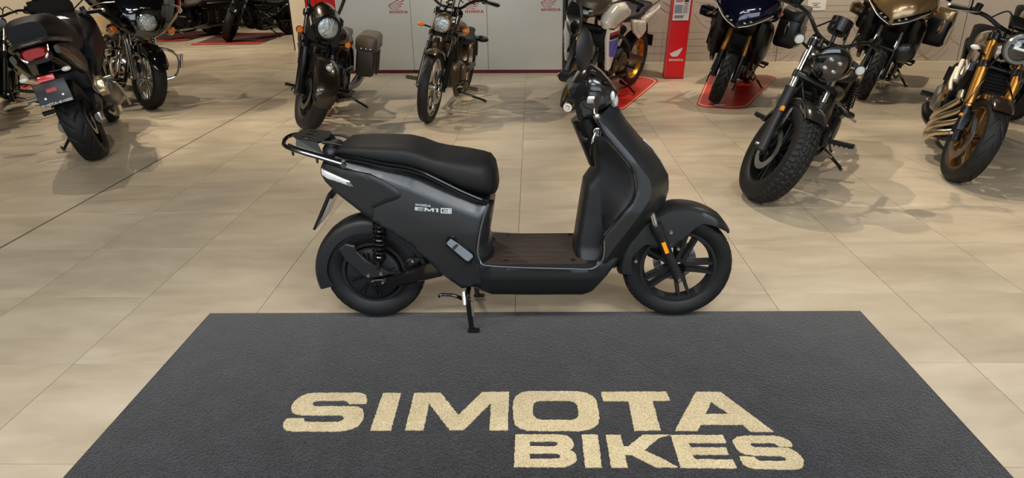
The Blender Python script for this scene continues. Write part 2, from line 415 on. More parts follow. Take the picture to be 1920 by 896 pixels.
# --- white partition with the three logos
bd = Board((-2.69, 9.885), (.41, 9.635))
pt = struct(bd.block(MB(), 0, bd.L, .0, 2.4, -.10, -.022).build('wall_partition', mat('partition_core', C(120, 118, 112), .7)), 'white display partition with three red logos')
us = [0, bd.uv(777, 128)[0], bd.uv(916, 128)[0], bd.L]
for i in range(3):
    bd.block(MB(), us[i]+.003, us[i+1]-.003, .045, 2.4, -.022, 0).build('panel', m_wallw, pt)
bd.block(MB(), -.005, bd.L+.005, 0, .045, -.022, .006).build('skirting', m_maroon, pt)
bd.block(MB(), bd.L, bd.L+.03, 0, 2.4, -.1, .004).build('edge_profile', mat('black_profile', C(16, 16, 17), .4), pt)
for cx, cy in ((747.5, 24.8), (889.5, 24), (1033, 20.5)):
    u, v = bd.uv(cx, cy); k = .0077/29.87
    L = MB(); wing(L, bd.p, u, v, k, .0015); L.build('logo', m_redink, pt, label='red wing emblem')
    L = MB(); honda_word(L, bd.p, u-500*k, v, 1000*k, 130*k, .0015); L.build('lettering', m_redink, pt, label='dark red HONDA lettering')

# --- mural wall on the right
wb = Board((.47, 9.97), (9.3, 9.36))
mw = struct(wb.block(MB(), 0, wb.L, 0, RH, -.10, -.012).build('wall_mural', m_dark), 'beige wall printed with pencil sketches')
su = [0.02, wb.uv(1453.5, 120)[0], wb.uv(1806, 60)[0], wb.uv(1806, 60)[0]*2-wb.uv(1453.5, 120)[0], wb.L]
for i in range(len(su)-1):
    if su[i+1] > su[i]+.05: wb.block(MB(), su[i]+.004, su[i+1]-.004, 0, 2.6, -.012, 0).build('panel', m_mural, mw)
struct(wb.block(MB(), .04, wb.L, 0, .085, .0, .05).build('baseboard_mural', m_trim), 'cream baseboard under the mural')
ink = MB()
def draw(pts, wd=.006, k=0):
    P = [wb.uv(*p) for p in pts]
    if k: P = [(q.x, q.y) for q in catmull([(a, b, 0) for a, b in P], k)]
    ribbon(ink, P, wd*.8, wb.p)
def circ(cx, cy, r): draw([(cx+r*math.cos(a*PI/12), cy+r*math.sin(a*PI/12)) for a in range(25)], .005)
for r in (5, 9, 14): circ(1217, 33, r)
for i in range(9): draw([(1176+13.5*i, 60-2*(i % 3)), (1172+13.2*i, 122)], .004)
for j in range(5): draw([(1178, 62+13*j), (1322, 60+13*j)], .004)
rg = random.Random(3)
for j in range(7):
    x = 1222+4*j; draw([(x, 4+3*j), (x+10, 8+3*j), (x+18, 2+3*j), (x+30, 8+3*j)], .005, 3)
for (x0, y0, x1, y1, a) in ((1306, 3, 1355, 4, 4), (1310, 10, 1356, 2, 5), (1318, 14, 1350, 38, -6), (1323, 40, 1350, 36, 2), (1300, 24, 1330, 52, 8), (1460, 112, 1482, 96, 4), (1458, 125, 1490, 102, 5),
                           (1716, 108, 1760, 74, 6), (1720, 118, 1772, 84, 7), (1730, 124, 1778, 92, 6), (1700, 96, 1742, 118, -8), (1745, 80, 1790, 66, 5), (1712, 82, 1756, 122, 4), (1775, 60, 1800, 84, 5), (1560, 100, 1600, 92, 3)):
    n = 6; draw([(x0+(x1-x0)*i/n+rg.uniform(-2, 2), y0+(y1-y0)*i/n+a*math.sin(PI*i/n)+rg.uniform(-1.5, 1.5)) for i in range(n+1)], .0055, 3)
for j in range(9): draw([(1500+3*j, 11+11.5*j), (1700, 9+11.5*j)], .0035)
for cx, cy, r in ((1742, 78, 5), (1746, 62, 4), (1763, 50, 9)): circ(cx, cy, r)
def scribble(x0, x1, y, hgt):
    pts = []; x = x0
    while x < x1:
        wl_ = rg.uniform(6, 13)
        pts = [(x+t*wl_/8, y+rg.uniform(-hgt, hgt)) for t in range(9)]
        draw(pts, .0045); x += wl_+3
for k, (a, b) in enumerate(((1440, 1466), (1428, 1464), (1425, 1463), (1434, 1452))): scribble(a, b, 86+k*6, 1.6)
scribble(1590, 1608, 62.5, 1.6); scribble(1570, 1586, 66, 1.6); scribble(1576, 1582, 72, 1.4)
draw([(1592, 60), (1596, 50), (1602, 53), (1603, 60)], .008, 4); draw([(1606, 60), (1610, 50), (1616, 53), (1617, 60)], .008, 4)
ink.build('sketch_print', m_pencil, mw)
# paper pinned on the mural
paper = Board(*[(wb.p(wb.uv(px, 18)[0], 0, .004).x, wb.p(wb.uv(px, 18)[0], 0, .004).y) for px in (1513, 1547)])
pv0, pv1 = paper.uv(1530, 19.5)[1], paper.uv(1530, -22)[1]
ps = tag(paper.block(MB(), 0, paper.L, pv0, pv1, 0, .002).build('paper_sheet', m_white), 'white handwritten paper sheet pinned on the mural wall', 'paper')
pk = MB()
for k, (a, b, y) in enumerate(((1523, 1537, 6), (1525, 1533, 10), (1522, 1538, 13.5))):
    ribbon(pk, [paper.uv(a+(b-a)*t/14, y+rg.uniform(-1.1, 1.1)) for t in range(15)], .006, paper.p, .003)
pk.build('handwriting', m_ink, ps)

# --- red panel and white post behind the left cruiser
rb = Board((-4.20, 12.55), (-2.9, 12.45))
rp_ = struct(rb.block(MB(), .28, 1.9, 0, 2.6, -.06, 0).build('wall_red', m_red), 'red display panel beside the white post')
for u in (.45, .83, 1.2): rb.block(MB(), u, u+.012, 0, 2.6, 0, .003).build('panel_joint', mat('joint_dark_red', C(80, 12, 14), .6), rp_)
struct(rb.block(MB(), 0, .275, 0, 2.6, -.36, .02).build('trim_2', m_cream), 'cream post at the end of the red panel')
struct(rb.block(MB(), -.03, 0, 0, 2.6, -.36, .0).build('trim_3', mat('black_profile', C(16, 16, 17), .4)), 'black edge of the cream post')
# --- cream partition on the far left
lb = Board((-11.0, 9.75), (-5.82, 9.75))
lw = struct(lb.block(MB(), 0, lb.L, 0, 2.6, -.12, -.02).build('wall_left', m_cream), 'cream partition wall at the far left')
for i in range(5): lb.block(MB(), i*lb.L/5+.003, (i+1)*lb.L/5-.003, 0, 2.6, -.02, 0).build('panel', m_cream, lw)

# --- red totem with a notice
q0, q1 = at(1244.3, 147.2, 'z', 0), at(1281, 147.0, 'z', 0)
tb = Board((q0.x, q0.y), (q1.x, q1.y)); TL = tb.L; TH = 1.75; lean = .05
tt = thing('info_totem', 'tall red information totem with a pinned notice standing before the mural', 'totem')
def tp(u, v, h): return tb.p(u+.048*v, v, h-lean*v*0)
mb = MB(); P = [tp(u, v, h) for h in (-.16, 0) for u, v in ((0, .0), (TL, .0), (TL, TH), (0, TH))]
mb.add(P, [(0, 1, 2, 3), (4, 5, 6, 7), (0, 1, 5, 4), (1, 2, 6, 5), (2, 3, 7, 6), (3, 0, 4, 7)]).build('body', mat('red_gloss', C(226, 16, 24), .3), tt)
mb = MB()
for k, sgn in ((0, 1), (TL, -1)):
    P = [tp(k+a, v, h) for h in (-.02, .006) for a, v in ((0, .02), (sgn*.012, .02), (sgn*.012, TH), (0, TH))]
    mb.add(P, [(0, 1, 2, 3), (4, 5, 6, 7), (0, 1, 5, 4), (1, 2, 6, 5), (2, 3, 7, 6), (3, 0, 4, 7)])
mb.build('edge_strip', mat('red_edge', C(206, 60, 58), .4), tt)
k = .0046/29.87*1.12
L = MB(); wing(L, tp, TL*.52, .245, k*.95, .003)
co, tr, inv = triangulate([[(TL*.52+(x-840)*k*.95, .245-(y-740)*k*.95) for x, y in ((320, 345), (560, 200), (1250, -110), (1160, 130), (1000, 415), (900, 550), (540, 560))]]); L.add([tp(u, v, .0025) for u, v in co], tr)
L.build('logo', m_white, tt, label='white wing emblem')
L = MB(); honda_word(L, tp, TL*.52-500*k*1.05, .22, 1000*k*1.05, 130*k*1.15, .003); L.build('lettering', m_white, tt, label='white HONDA lettering')
def quad(mb, u0, u1, v0, v1, h): return mb.add([tp(u0, v0, h), tp(u1, v0, h), tp(u1, v1, h), tp(u0, v1, h)], [(0, 1, 2, 3)])
nv0 = .715; nt_ = quad(MB(), .025, TL-.025, nv0, nv0+.36, .004).build('notice', m_white, tt, label='white printed notice')
quad(MB(), .04, .135, nv0+.085, nv0+.185, .005).build('photo', mat('notice_photo', C(172, 150, 110), .6, var=(22., C(120, 150, 190))), nt_)
mb = MB()
for j in range(8): quad(mb, .145, .21-.01*(j % 3), nv0+.17-.012*j, nv0+.174-.012*j, .005)
for j in range(3): quad(mb, .045, .15+.01*j, nv0+.03+.012*j, nv0+.036+.012*j, .005)
mb.build('text', m_ink, nt_)
mb = MB()
for j in range(3): quad(mb, .045, .13+.02*(j % 2), nv0+.255-.018*j, nv0+.266-.018*j, .005)
quad(mb, .15, .2, nv0+.19, nv0+.2, .005); mb.build('headline', m_redink, nt_)
mb = MB(); quad(mb, .15, .205, nv0+.215, nv0+.235, .005); quad(mb, .158, .195, nv0+.235, nv0+.25, .005); mb.build('picture', m_ink, nt_)
tb.block(MB(), .004, TL-.004, 0, .004, -.2, .03).build('foot', mat('totem_foot', C(60, 10, 12), .5), tt)

# --- red vinyl floor mats
def vinyl(px, label, rad=.18, border=True, wline=.022, m_=None):
    P = [at(x, y, 'z', 0) for x, y in px]; c = sum(P, V())/len(P)
    t = thing('display_mat', label, 'floor mat', (c.x, c.y, .001), 'red display mats under the motorcycles')
    def rounded(inset):
        Q = [p+(c-p).normalized()*inset*1.25 for p in P]; out = []
        for i in range(len(Q)):
            a, b, d = Q[i-1], Q[i], Q[(i+1) % len(Q)]
            r = min(rad, (a-b).length*.4, (d-b).length*.4); p0 = b+(a-b).normalized()*r; p1 = b+(d-b).normalized()*r
            for j in range(7):
                s_ = j/6; q = p0*(1-s_)**2+b*2*s_*(1-s_)+p1*s_*s_; out.append((q.x-c.x, q.y-c.y))
        return out
    MB().slab([rounded(0)], lambda u, v, h: (u, v, h), 0, .0025).build('sheet', m_ or m_redmat, t)
    if border:
        a, b = rounded(.05), rounded(.05+wline); n = len(a); mb = MB()
        mb.add([(x, y, .003) for x, y in a]+[(x, y, .003) for x, y in b], [(i, (i+1) % n, n+(i+1) % n, n+i) for i in range(n)])
        mb.build('border_line', m_trim, t)
    return t, c
vm1, c1 = vinyl([(1090, 209), (1166, 209), (1238, 150), (1205, 142), (1122, 141)], 'red floor mat with a cream border line under the white adventure motorcycle')
vm2, c2 = vinyl([(1303, 201), (1398, 205), (1458, 143), (1330, 138)], 'red floor mat with a cream border line under the dark blue touring motorcycle')
mb = MB()
a = [at(x, y, 'z', 0)-c2 for x, y in ((1336, 199), (1340, 196.5), (1362, 196), (1356, 199))]; mb.add([(p.x, p.y, .0035) for p in a], [(0, 1, 2, 3)]); mb.build('logo', m_white, vm2, label='small white emblem')
vm3, c3 = vinyl([(357, 85), (486, 83), (548, 61), (420, 62)], 'dark red floor mat with light front edge under the far bobber', rad=.03, border=False, m_=m_darkred)
vm4, c4 = vinyl([(225, 80), (350, 77), (425, 58), (300, 58)], 'dark red floor mat under the black cruiser parked furthest left', rad=.03, border=False, m_=m_darkred)
for vm, c, e in ((vm3, c3, ((357, 84.5), (486, 82.5), (497, 78.8), (362, 81))), (vm4, c4, ((225, 79.5), (350, 76.5), (360, 72.8), (240, 75)))):
    a = [at(x, y, 'z', 0)-c for x, y in e]; MB().add([(p.x, p.y, .0035) for p in a], [(0, 1, 2, 3)]).build('edge_band', mat('orange_red_vinyl', C(206, 74, 52), .4), vm)
# red mat and cables at the far left
vm5, c5 = vinyl([(-40, 172), (50, 168), (68, 157), (-20, 156)], 'red mat with loose cables at the left edge of the showroom', rad=.05, border=False)
for k, pts in enumerate((((-12, 160), (0, 163), (12, 160), (24, 164), (30, 161)), ((-8, 168), (10, 170), (26, 167.5), (44, 171), (56, 170)), ((36, 157), (46, 162), (54, 158), (66, 163), (78, 159)))):
    P = [at(x, y, 'z', .0115) for x, y in pts]
    tag(MB().tube([p for p in P], .007, 6, 5).build('cable', mat('cable_black', C(18, 18, 18), .5)), ['short black cable lying at the back left of the red mat', 'black cable running along the front of the red mat', 'black cable waving off the back right of the red mat'][k], 'cable', 'cables on the floor at the left')

# ------------------------------------------------------------------ the entrance mat
m_pile = bpy.data.materials.new('charcoal_pile'); m_pile.use_nodes = True
def pile(M, cols, scale=420, bump=.9):
    nt = M.node_tree; N = nt.nodes; b = N['Principled BSDF']; tc = N.new('ShaderNodeTexCoord')
    n1 = N.new('ShaderNodeTexNoise'); n1.inputs['Scale'].default_value = scale; n1.inputs['Detail'].default_value = 2
    n2 = N.new('ShaderNodeTexNoise'); n2.inputs['Scale'].default_value = 9; n2.inputs['Detail'].default_value = 5
    for n in (n1, n2): nt.links.new(tc.outputs['Object'], n.inputs['Vector'])
    r1 = N.new('ShaderNodeValToRGB'); r1.color_ramp.elements[0].position = .3; r1.color_ramp.elements[0].color = cols[0]; r1.color_ramp.elements[1].position = .7; r1.color_ramp.elements[1].color = cols[1]
    r2 = N.new('ShaderNodeValToRGB'); r2.color_ramp.elements[0].position = .3; r2.color_ramp.elements[0].color = cols[2]; r2.color_ramp.elements[1].position = .7; r2.color_ramp.elements[1].color = (1, 1, 1, 1)
    nt.links.new(n1.outputs['Fac'], r1.inputs['Fac']); nt.links.new(n2.outputs['Fac'], r2.inputs['Fac'])
    mx = N.new('ShaderNodeMix'); mx.data_type = 'RGBA'; mx.blend_type = 'MULTIPLY'; mx.inputs['Factor'].default_value = 1
    nt.links.new(r1.outputs[0], mx.inputs['A']); nt.links.new(r2.outputs[0], mx.inputs['B']); nt.links.new(mx.outputs['Result'], b.inputs['Base Color'])
    b.inputs['Roughness'].default_value = .95; b.inputs['Specular IOR Level'].default_value = .15; b.inputs['Sheen Weight'].default_value = .25
    bp = N.new('ShaderNodeBump'); bp.inputs['Strength'].default_value = bump; bp.inputs['Distance'].default_value = .004
    nt.links.new(n1.outputs['Fac'], bp.inputs['Height']); nt.links.new(bp.outputs[0], b.inputs['Normal'])
pile(m_pile, (C(9, 9, 11), C(54, 54, 58), (.55, .55, .55, 1)), 170, 1.)
m_cpile = bpy.data.materials.new('cream_pile'); m_cpile.use_nodes = True; pile(m_cpile, (C(166, 148, 112), C(214, 198, 160), (.84, .82, .80, 1)), 170, .9)
mat_t = thing('entrance_mat', 'large charcoal entrance mat with cream SIMOTA BIKES lettering under the scooter', 'mat', (0, 1.9, 0))
MX0, MX1, MY0, MY1 = -1.497, 1.462, .72, 2.789
MB().box(((MX0+MX1)/2, (MY0+MY1)/2-1.9, .0025), (MX1-MX0+.012, MY1-MY0+.012, .005), bev=.002).build('rubber_backing', mat('rubber_brown', C(48, 38, 30), .8), mat_t)
MB().box(((MX0+MX1)/2, (MY0+MY1)/2-1.9, .0055), (MX1-MX0, MY1-MY0, .005), bev=.0015).build('pile', m_pile, mat_t)
def cz(ox, oy, s_, pts): return [(ox+x*s_, oy+y*s_) for x, y in pts]
A_ = 260/1920; B_ = 270/1920; D_ = 290/1920; E_ = 300/1920
LET = [
 ('S', 520, 720, A_, [[(1245,215),(1240,180),(1215,145),(1170,122),(1100,115),(520,118),(420,130),(330,165),(250,220),(205,280),(192,345),(205,385),(250,410),(330,425),(480,428),(860,425),(905,440),(918,470),(895,505),(840,520),(390,520),(368,495),(365,465),(180,468),(120,480),(88,520),(78,575),(90,610),(140,638),(220,650),(850,650),(950,638),(1040,612),(1110,580),(1160,535),(1190,470),(1195,395),(1180,345),(1140,318),(1070,303),(540,303),(495,290),(482,268),(500,240),(550,225),(930,222),(975,240),(995,270),(1230,265)]]),
 ('I', 520, 720, A_, [[(1465,118),(1714,118),(1575,638),(1285,638)]]),
 ('M', 760, 720, A_, [[(125,118),(490,116),(735,425),(1065,105),(1437,103),(1418,635),(1165,633),(1187,255),(810,632),(615,632),(330,262),(250,635),(-5,632)]]),
 ('O', 950, 720, A_, [[(85,300),(95,220),(130,160),(200,115),(300,95),(620,92),(960,95),(1100,115),(1190,160),(1240,220),(1265,330),(1282,460),(1270,540),(1220,590),(1130,625),(1000,643),(640,645),(300,640),(190,610),(120,560),(92,480)], [(360,320),(370,270),(410,235),(480,225),(850,225),(930,240),(970,275),(992,380),(995,435),(970,475),(900,492),(480,492),(420,475),(375,440),(360,390)]]),
 ('T', 950, 720, A_, [[(1305,102),(2210,100),(2265,222),(2020,226),(2132,632),(1770,640),(1685,232),(1335,228)]]),
 ('A', 1190, 720, B_, [[(815,100),(1145,100),(1855,630),(1550,630),(1435,537),(885,535),(835,620),(535,618)], [(1022,232),(1255,395),(945,395)]]),
 ('B', 950, 800, D_, [[(108,92),(640,90),(740,105),(810,150),(833,205),(825,255),(785,285),(840,315),(870,370),(865,420),(820,460),(720,492),(600,497),(92,495)], [(285,180),(600,178),(630,195),(628,225),(600,238),(290,238)], [(285,328),(630,326),(660,345),(658,378),(625,392),(292,395)]]),
 ('I', 950, 800, D_, [[(930,95),(1128,95),(1185,500),(975,500)]]),
 ('K', 950, 800, D_, [[(1230,95),(1415,95),(1448,238),(1510,238),(1690,95),(2030,95),(1900,130),(1705,288),(1920,385),(2125,498),(1860,500),(1540,342),(1470,345),(1503,498),(1298,500)]]),
 ('E', 1220, 800, E_, [[(240,95),(865,95),(910,190),(455,190),(485,243),(905,245),(940,330),(508,332),(535,385),(990,388),(1033,495),(360,488)]]),
 ('S', 1220, 800, E_, [[(1705,225),(1690,195),(1640,150),(1560,115),(1460,102),(1120,103),(1030,120),(985,155),(990,190),(1020,250),(1070,300),(1150,328),(1260,340),(1560,348),(1610,365),(1632,395),(1600,407),(1310,405),(1270,385),(1240,355),(1070,352),(1075,390),(1105,440),(1170,480),(1270,502),(1720,510),(1800,495),(1840,455),(1838,400),(1805,345),(1740,290),(1660,255),(1560,245),(1260,243),(1210,225),(1185,200),(1230,190),(1470,190),(1510,210),(1540,232),(1690,235)]]),
]
for ch, ox, oy, s_, loops in LET:
    G = []
    for L in loops:
        P = [at(x, y, 'z', .011) for x, y in cz(ox, oy, s_, L)]
        if ch in 'SOB': P = [p for p in P]
        G.append(resample([(p.x, p.y) for p in P], .006))
    jit = random.Random(ord(ch)+ox)
    G = [[(x+jit.uniform(-.0016, .0016), y+jit.uniform(-.0016, .0016)) for x, y in L] for L in G]
    MB().slab(G, lambda u, v, h: (u, v-1.9, h), .0075, .0105).build('letter', m_cpile, mat_t, label='cream pile letter '+ch)

# ------------------------------------------------------------------ wheels and tyres (shared by every machine)
m_tyre = mat('tyre_rubber', C(14, 14, 15), .58, bump=(90, .25, .002), var=(14, C(22, 22, 23)), spec=.35)
def tyre(R, w_, rimR, M, tread='road', n=120, depth=.005, N=None):
    h = R-rimR
    half = [(rimR, .36), (rimR+.10*h, .42), (rimR+.38*h, .495), (rimR+.62*h, .5), (rimR+.80*h, .455)]
    prof = [(r, -y*w_) for r, y in half]
    crown = []
    K = 12 if n < 190 else 22
    for i in range(K+1):
        u = -1+2*i/K; crown.append((R-.17*h*abs(u)**2.3, u*.42*w_, u))
    side = [(r, y, None) for r, y in prof]
    P = side+crown+[(r, -y, None) for r, y in prof[::-1]]
    P += [(rimR-.004, .30*w_, None), (rimR-.004, -.30*w_, None)]
    k = len(P); vs = []; N = N or max(18, int(2*PI*R/.055))
    for i in range(n):
        a = 2*PI*i/n; ca, sa = math.cos(a), math.sin(a)
        for r, y, u in P:
            if u is not None and tread:
                ph = a*N/(2*PI)
                if tread == 'block':
                    zig = .10*math.sin(a*N)
                    g = abs(abs(u)-.42+zig) < .09 or ((ph+.35*(u > 0)+.18*abs(u)) % 1.0 < .22 and abs(u) > .08) or abs(u+zig) < .05
                else:
                    g = ((ph*.62+.9*abs(u)+(.5 if u > 0 else 0)) % 1.0 < .17) and .12 < abs(u) < .97
                if g: r -= depth
            vs.append(M @ V((r*ca, y, r*sa)))
    fs = []
    for i in range(n):
        for j in range(k):
            a = i*k; c = ((i+1) % n)*k; fs.append((a+j, a+(j+1) % k, c+(j+1) % k, c+j))
    mb = MB(); mb.add(vs, fs); return mb
def rim_mesh(rimR, w_, M, n=48, lip=.012):
    ww = w_*.36
    prof = [(rimR+.004, -ww), (rimR-lip, -ww), (rimR-lip-.004, -ww*.7), (rimR-lip*2.0, -ww*.25), (rimR-lip*2.0, ww*.25), (rimR-lip-.004, ww*.7), (rimR-lip, ww), (rimR+.004, ww), (rimR-.006, ww*.8), (rimR-.012, 0), (rimR-.006, -ww*.8)]
    return MB().lathe(prof, M, n, True)
def disc_mesh(ro, ri, y, M, th=.005, n=48, holes=True):
    mb = MB(); prof = [(ri, y-th/2), (ro, y-th/2), (ro, y+th/2), (ri, y+th/2)]
    return mb.lathe(prof, M, n, True)

# ------------------------------------------------------------------ the black electric scooter (hero)
SY = 2.775
SX = -.04
SZ = .0106
scoot = thing('electric_scooter', 'matte black electric scooter with rear rack standing at the edge of the charcoal mat', 'scooter', (SX, SY, SZ))
def S(px, py, dy=0.):
    q = at(px, py, 'y', SY+dy); return V((q.x-SX, dy, q.z-SZ))
def S2(px, py, dy=0.): q = S(px, py, dy); return (q.x, q.z)
def SL(pts): return [S2(*p) for p in pts]
m_mk = mat('matte_graphite_black', C(62, 64, 66), .36, .72, bump=(1600, .04, .0004))
m_mk2 = mat('textured_black_plastic', C(25, 26, 28), .48, bump=(700, .12, .0006), spec=.42)
m_gk = mat('gloss_black', C(14, 14, 15), .12, 0, .6)
m_vinyl = mat('black_vinyl', C(15, 15, 16), .6, bump=(520, .2, .0008), spec=.32)
m_rubber = mat('brown_black_rubber', C(46, 34, 27), .68, bump=(380, .35, .0012))
m_chrome = mat('chrome', C(232, 230, 226), .16, 1)
m_steel = mat('brushed_steel', C(196, 194, 190), .32, 1, bump=(200, .05, .0005))
m_lens = mat('clear_lens', C(205, 208, 208), .12, .25, .6, bump=(160, .4, .002))
m_amber = mat('amber_lens', C(238, 122, 12), .3, 0, .5, bump=(140, .5, .002))
m_refl = mat('amber_reflector', C(232, 146, 8), .35, 0, .4, bump=(300, .4, .001))
m_mirror = mat('mirror_glass', C(235, 235, 235), .02, 1)
m_sil = mat('silver_print', C(198, 206, 212), .3, .6)
m_blk = mat('black_metal', C(20, 20, 21), .35, .3)
I4 = Matrix.Identity(4)

# wheels
FC = S(1267, 509.7, -.045); FC = V((.625-SX, 0, .2375)); RC = V((-.703-SX, 0, .2235))
Mf = Matrix.Translation(FC); Mr = Matrix.Translation(RC)
fwl = rim_mesh(.166, .092, Mf, 64); fwl.lathe([(.03, -.045), (.036, -.03), (.036, .03), (.03, .045)], Mf, 24)
fwl = fwl.build('front_wheel', m_mk2, scoot)
tyre(.2375, .094, .166, Mf, 'block', 260, .006, 38).build('tire', m_tyre, fwl)
for k in range(5):
    a = math.radians(-3-72*k)
    for s_ in (-1, 1):
        d = V((math.cos(a), 0, math.sin(a))); nrm = V((-math.sin(a), 0, math.cos(a)))
        R = []
        for t, off, wd, y in ((.028, .013, .020, .020), (.085, .017, .014, .022), (.152, .023, .011, .026)):
            c = FC+d*t+nrm*off*s_
            R.append([c+nrm*wd*.5*u+V((0, yy, 0)) for u, yy in ((-1, -y), (1, -y), (1.15, y), (-1.15, y))])
        MB().rings(R).build('spoke', m_mk2, fwl, 40)
bd_ = disc_mesh(.095, .06, .052, Mf).build('brake_disc', m_steel, fwl)
for k in range(5):
    a = math.radians(20+72*k); d = V((math.cos(a), 0, math.sin(a)))
    MB().tube([FC+d*.03+V((0, .05, 0)), FC+d*.066+V((0, .05, 0))], .007, 6).build('disc_arm', m_blk, fwl)
rwl = rim_mesh(.140, .10, Mr, 64)
rwl.lathe([(.120, -.036), (.116, -.05), (.100, -.056), (.04, -.058), (.0, -.058)], Mr, 48); rwl.lathe([(.120, .036), (.112, .055), (.0, .058)], Mr, 48)
rwl = rwl.build('rear_wheel', m_mk2, scoot)
tyre(.2235, .104, .143, Mr, 'block', 260, .006, 36).build('tire', m_tyre, rwl)
for k in range(8):   # raised ribs of the hub motor
    a = math.radians(12+45*k)
    for s_ in (-1, 1):
        a2 = a+s_*.09; d = V((math.cos(a2), 0, math.sin(a2)))
        MB().tube([RC+d*.045+V((0, -.059, 0)), RC+d*.104+V((0, -.056, 0))], [.003, .0045], 6).build('motor_rib', m_gk, rwl)
# --- tail body, main side body
top_edge = [(608, 286), (648.6, 299), (692.8, 309), (720, 315), (776, 332), (831.6, 355), (896, 379.5), (916.5, 380)]
body = SL([(x, y, -.13) for x, y in top_edge]) + SL([(928, 374, 0), (925, 395, 0), (921, 418, 0), (917.5, 437, 0), (922, 452, 0), (923, 470, -.05), (915, 493, -.12), (912, 506, -.14)]) \
    + SL([(905, 534, -.13), (866, 542, -.13), (832.4, 518, -.13), (770, 458, -.13), (733, 433, -.12), (700.8, 411.8, -.10), (630.5, 358.5, -.08), (611, 338, -.07), (603, 326, -.07), (602, 314, -.07)])
tl = SL([(x, y, -.13) for x, y in top_edge])
fl = SL([(928, 374, 0), (921, 418, 0), (917.5, 437, 0), (923, 470, -.05), (915, 493, -.12)])
def body_h(P, d):
    base = lerp_tab(P[:, 0], [(S2(602, 320)[0], .075), (S2(650, 320)[0], .105), (S2(700, 320)[0], .128), (S2(780, 320)[0], .150), (S2(880, 320)[0], .160), (S2(930, 320)[0], .160)])
    dt = dist_poly(P, tl); df = dist_poly(P, fl)
    low = np.clip((.45-P[:, 1])/.3, 0, 1)
    h = base*(1-.20*low) - .034*np.clip(1-dt/.050, 0, 1) - .016*np.clip(1-dt/.17, 0, 1)**2
    h = h*(.45+.55*rnd(df, .055))
    return h-.008*(1-rnd(d, .010))
bcr = SL([(x, y, -.15) for x, y in ((640, 309), (693, 324), (720, 333), (776, 351), (831, 374), (872, 389))])
MB().inflate(body, body_h, .011, creases=[bcr]).build('side_body', m_mk, scoot, 34)
# --- tail cover
tc_ = SL([(606, 303, -.08), (648, 316, -.10), (693, 326.5, -.125), (720, 339.5, -.135), (740, 352, -.14), (749.5, 360.5, -.142), (752.4, 367, -.142), (746.5, 373, -.142), (720, 382, -.137), (700.8, 390, -.13), (701, 399, -.13), (703, 411, -.12), (690, 404, -.11), (630.5, 358.7, -.09), (611, 339, -.08), (602.5, 326, -.08), (601.5, 315, -.08)])
MB().inflate(tc_, lambda P, d: lerp_tab(P[:, 0], [(S2(602, 330)[0], .084), (S2(650, 330)[0], .114), (S2(700, 330)[0], .135), (S2(755, 330)[0], .1475)])*(1-.06*np.clip((.55-P[:, 1])/.12, 0, 1))-.006*(1-rnd(d, .008)), .011).build('tail_cover', m_mk2, scoot, 38)
# --- seat
def seat_sections():
    tab = [(637, 281, 286, .075), (642, 268, 287, .098), (655, 258.5, 290, .112), (690, 256.5, 298, .124), (730, 256.5, 307, .130), (766, 257.5, 313, .132), (790, 263, 319.5, .133), (816, 273, 330.5, .134), (836, 277, 340, .136), (876, 282, 359, .138), (905, 285.2, 369, .132), (920, 289, 371.5, .118), (929, 300, 367, .098), (934, 322, 357, .070), (936, 334, 346, .03)]
    out = []
    for x, yt, yb, w_ in tab:
        a = S(x, yt, .02); b = S(x, yb, -w_*.8); z = b.z+(a.z-b.z)*.45
        out.append((a.x, z, w_, a.z-z, z-b.z, 3.4 if x < 900 else 2.8))
    return out
MB().hull(seat_sections(), 36).build('seat', m_vinyl, scoot, 50)
gp = [S(x, y, -w_) for x, y, w_ in ((640, 291, .10), (680, 298.5, .122), (720, 307.5, .13), (755, 312.5, .134), (787, 321, .136), (816, 334, .138), (865, 358, .14), (905, 374.5, .134), (924, 377, .10))]
g2 = [V((p.x, -p.y, p.z)) for p in gp[::-1]]
MB().tube(gp, .0065, 8, 4).tube(g2, .0065, 8, 4).build('seat_seal', m_gk, scoot)
gp3 = [p+V((0, .004, -.013)) for p in gp]
MB().tube(gp3, .004, 6, 4).build('seat_trim', m_mk2, scoot)
# rear of seat: small upholstered end piece
MB().ell(S(627, 280, 0), (.045, .085, .04)).build('seat_tail', m_mk2, scoot)
# --- tail light and side lens
tlp = SL([(x, y, -.1) for x, y in ((602, 315.5), (606, 318.2), (640.5, 330.4), (658.6, 336.4), (666.7, 346.5), (650, 343.5), (640.5, 340.5), (614.5, 334.4), (603.5, 327.5))])
MB().inflate(tlp, lambda P, d: lerp_tab(P[:, 0], [(S2(602, 320)[0], .096), (S2(666, 320)[0], .125)])-.003*(1-rnd(d, .005)), .008).build('tail_light', m_lens, scoot, 38)
MB().inflate(SL([(x, y, -.1) for x, y in ((651, 337.5), (659, 338), (666, 346.3), (657, 345.5))]), lambda P, d: lerp_tab(P[:, 0], [(S2(602, 320)[0], .098), (S2(666, 320)[0], .127)]), .008).build('turn_lens', mat('smoke_lens', C(96, 104, 112), .15, .3), scoot)
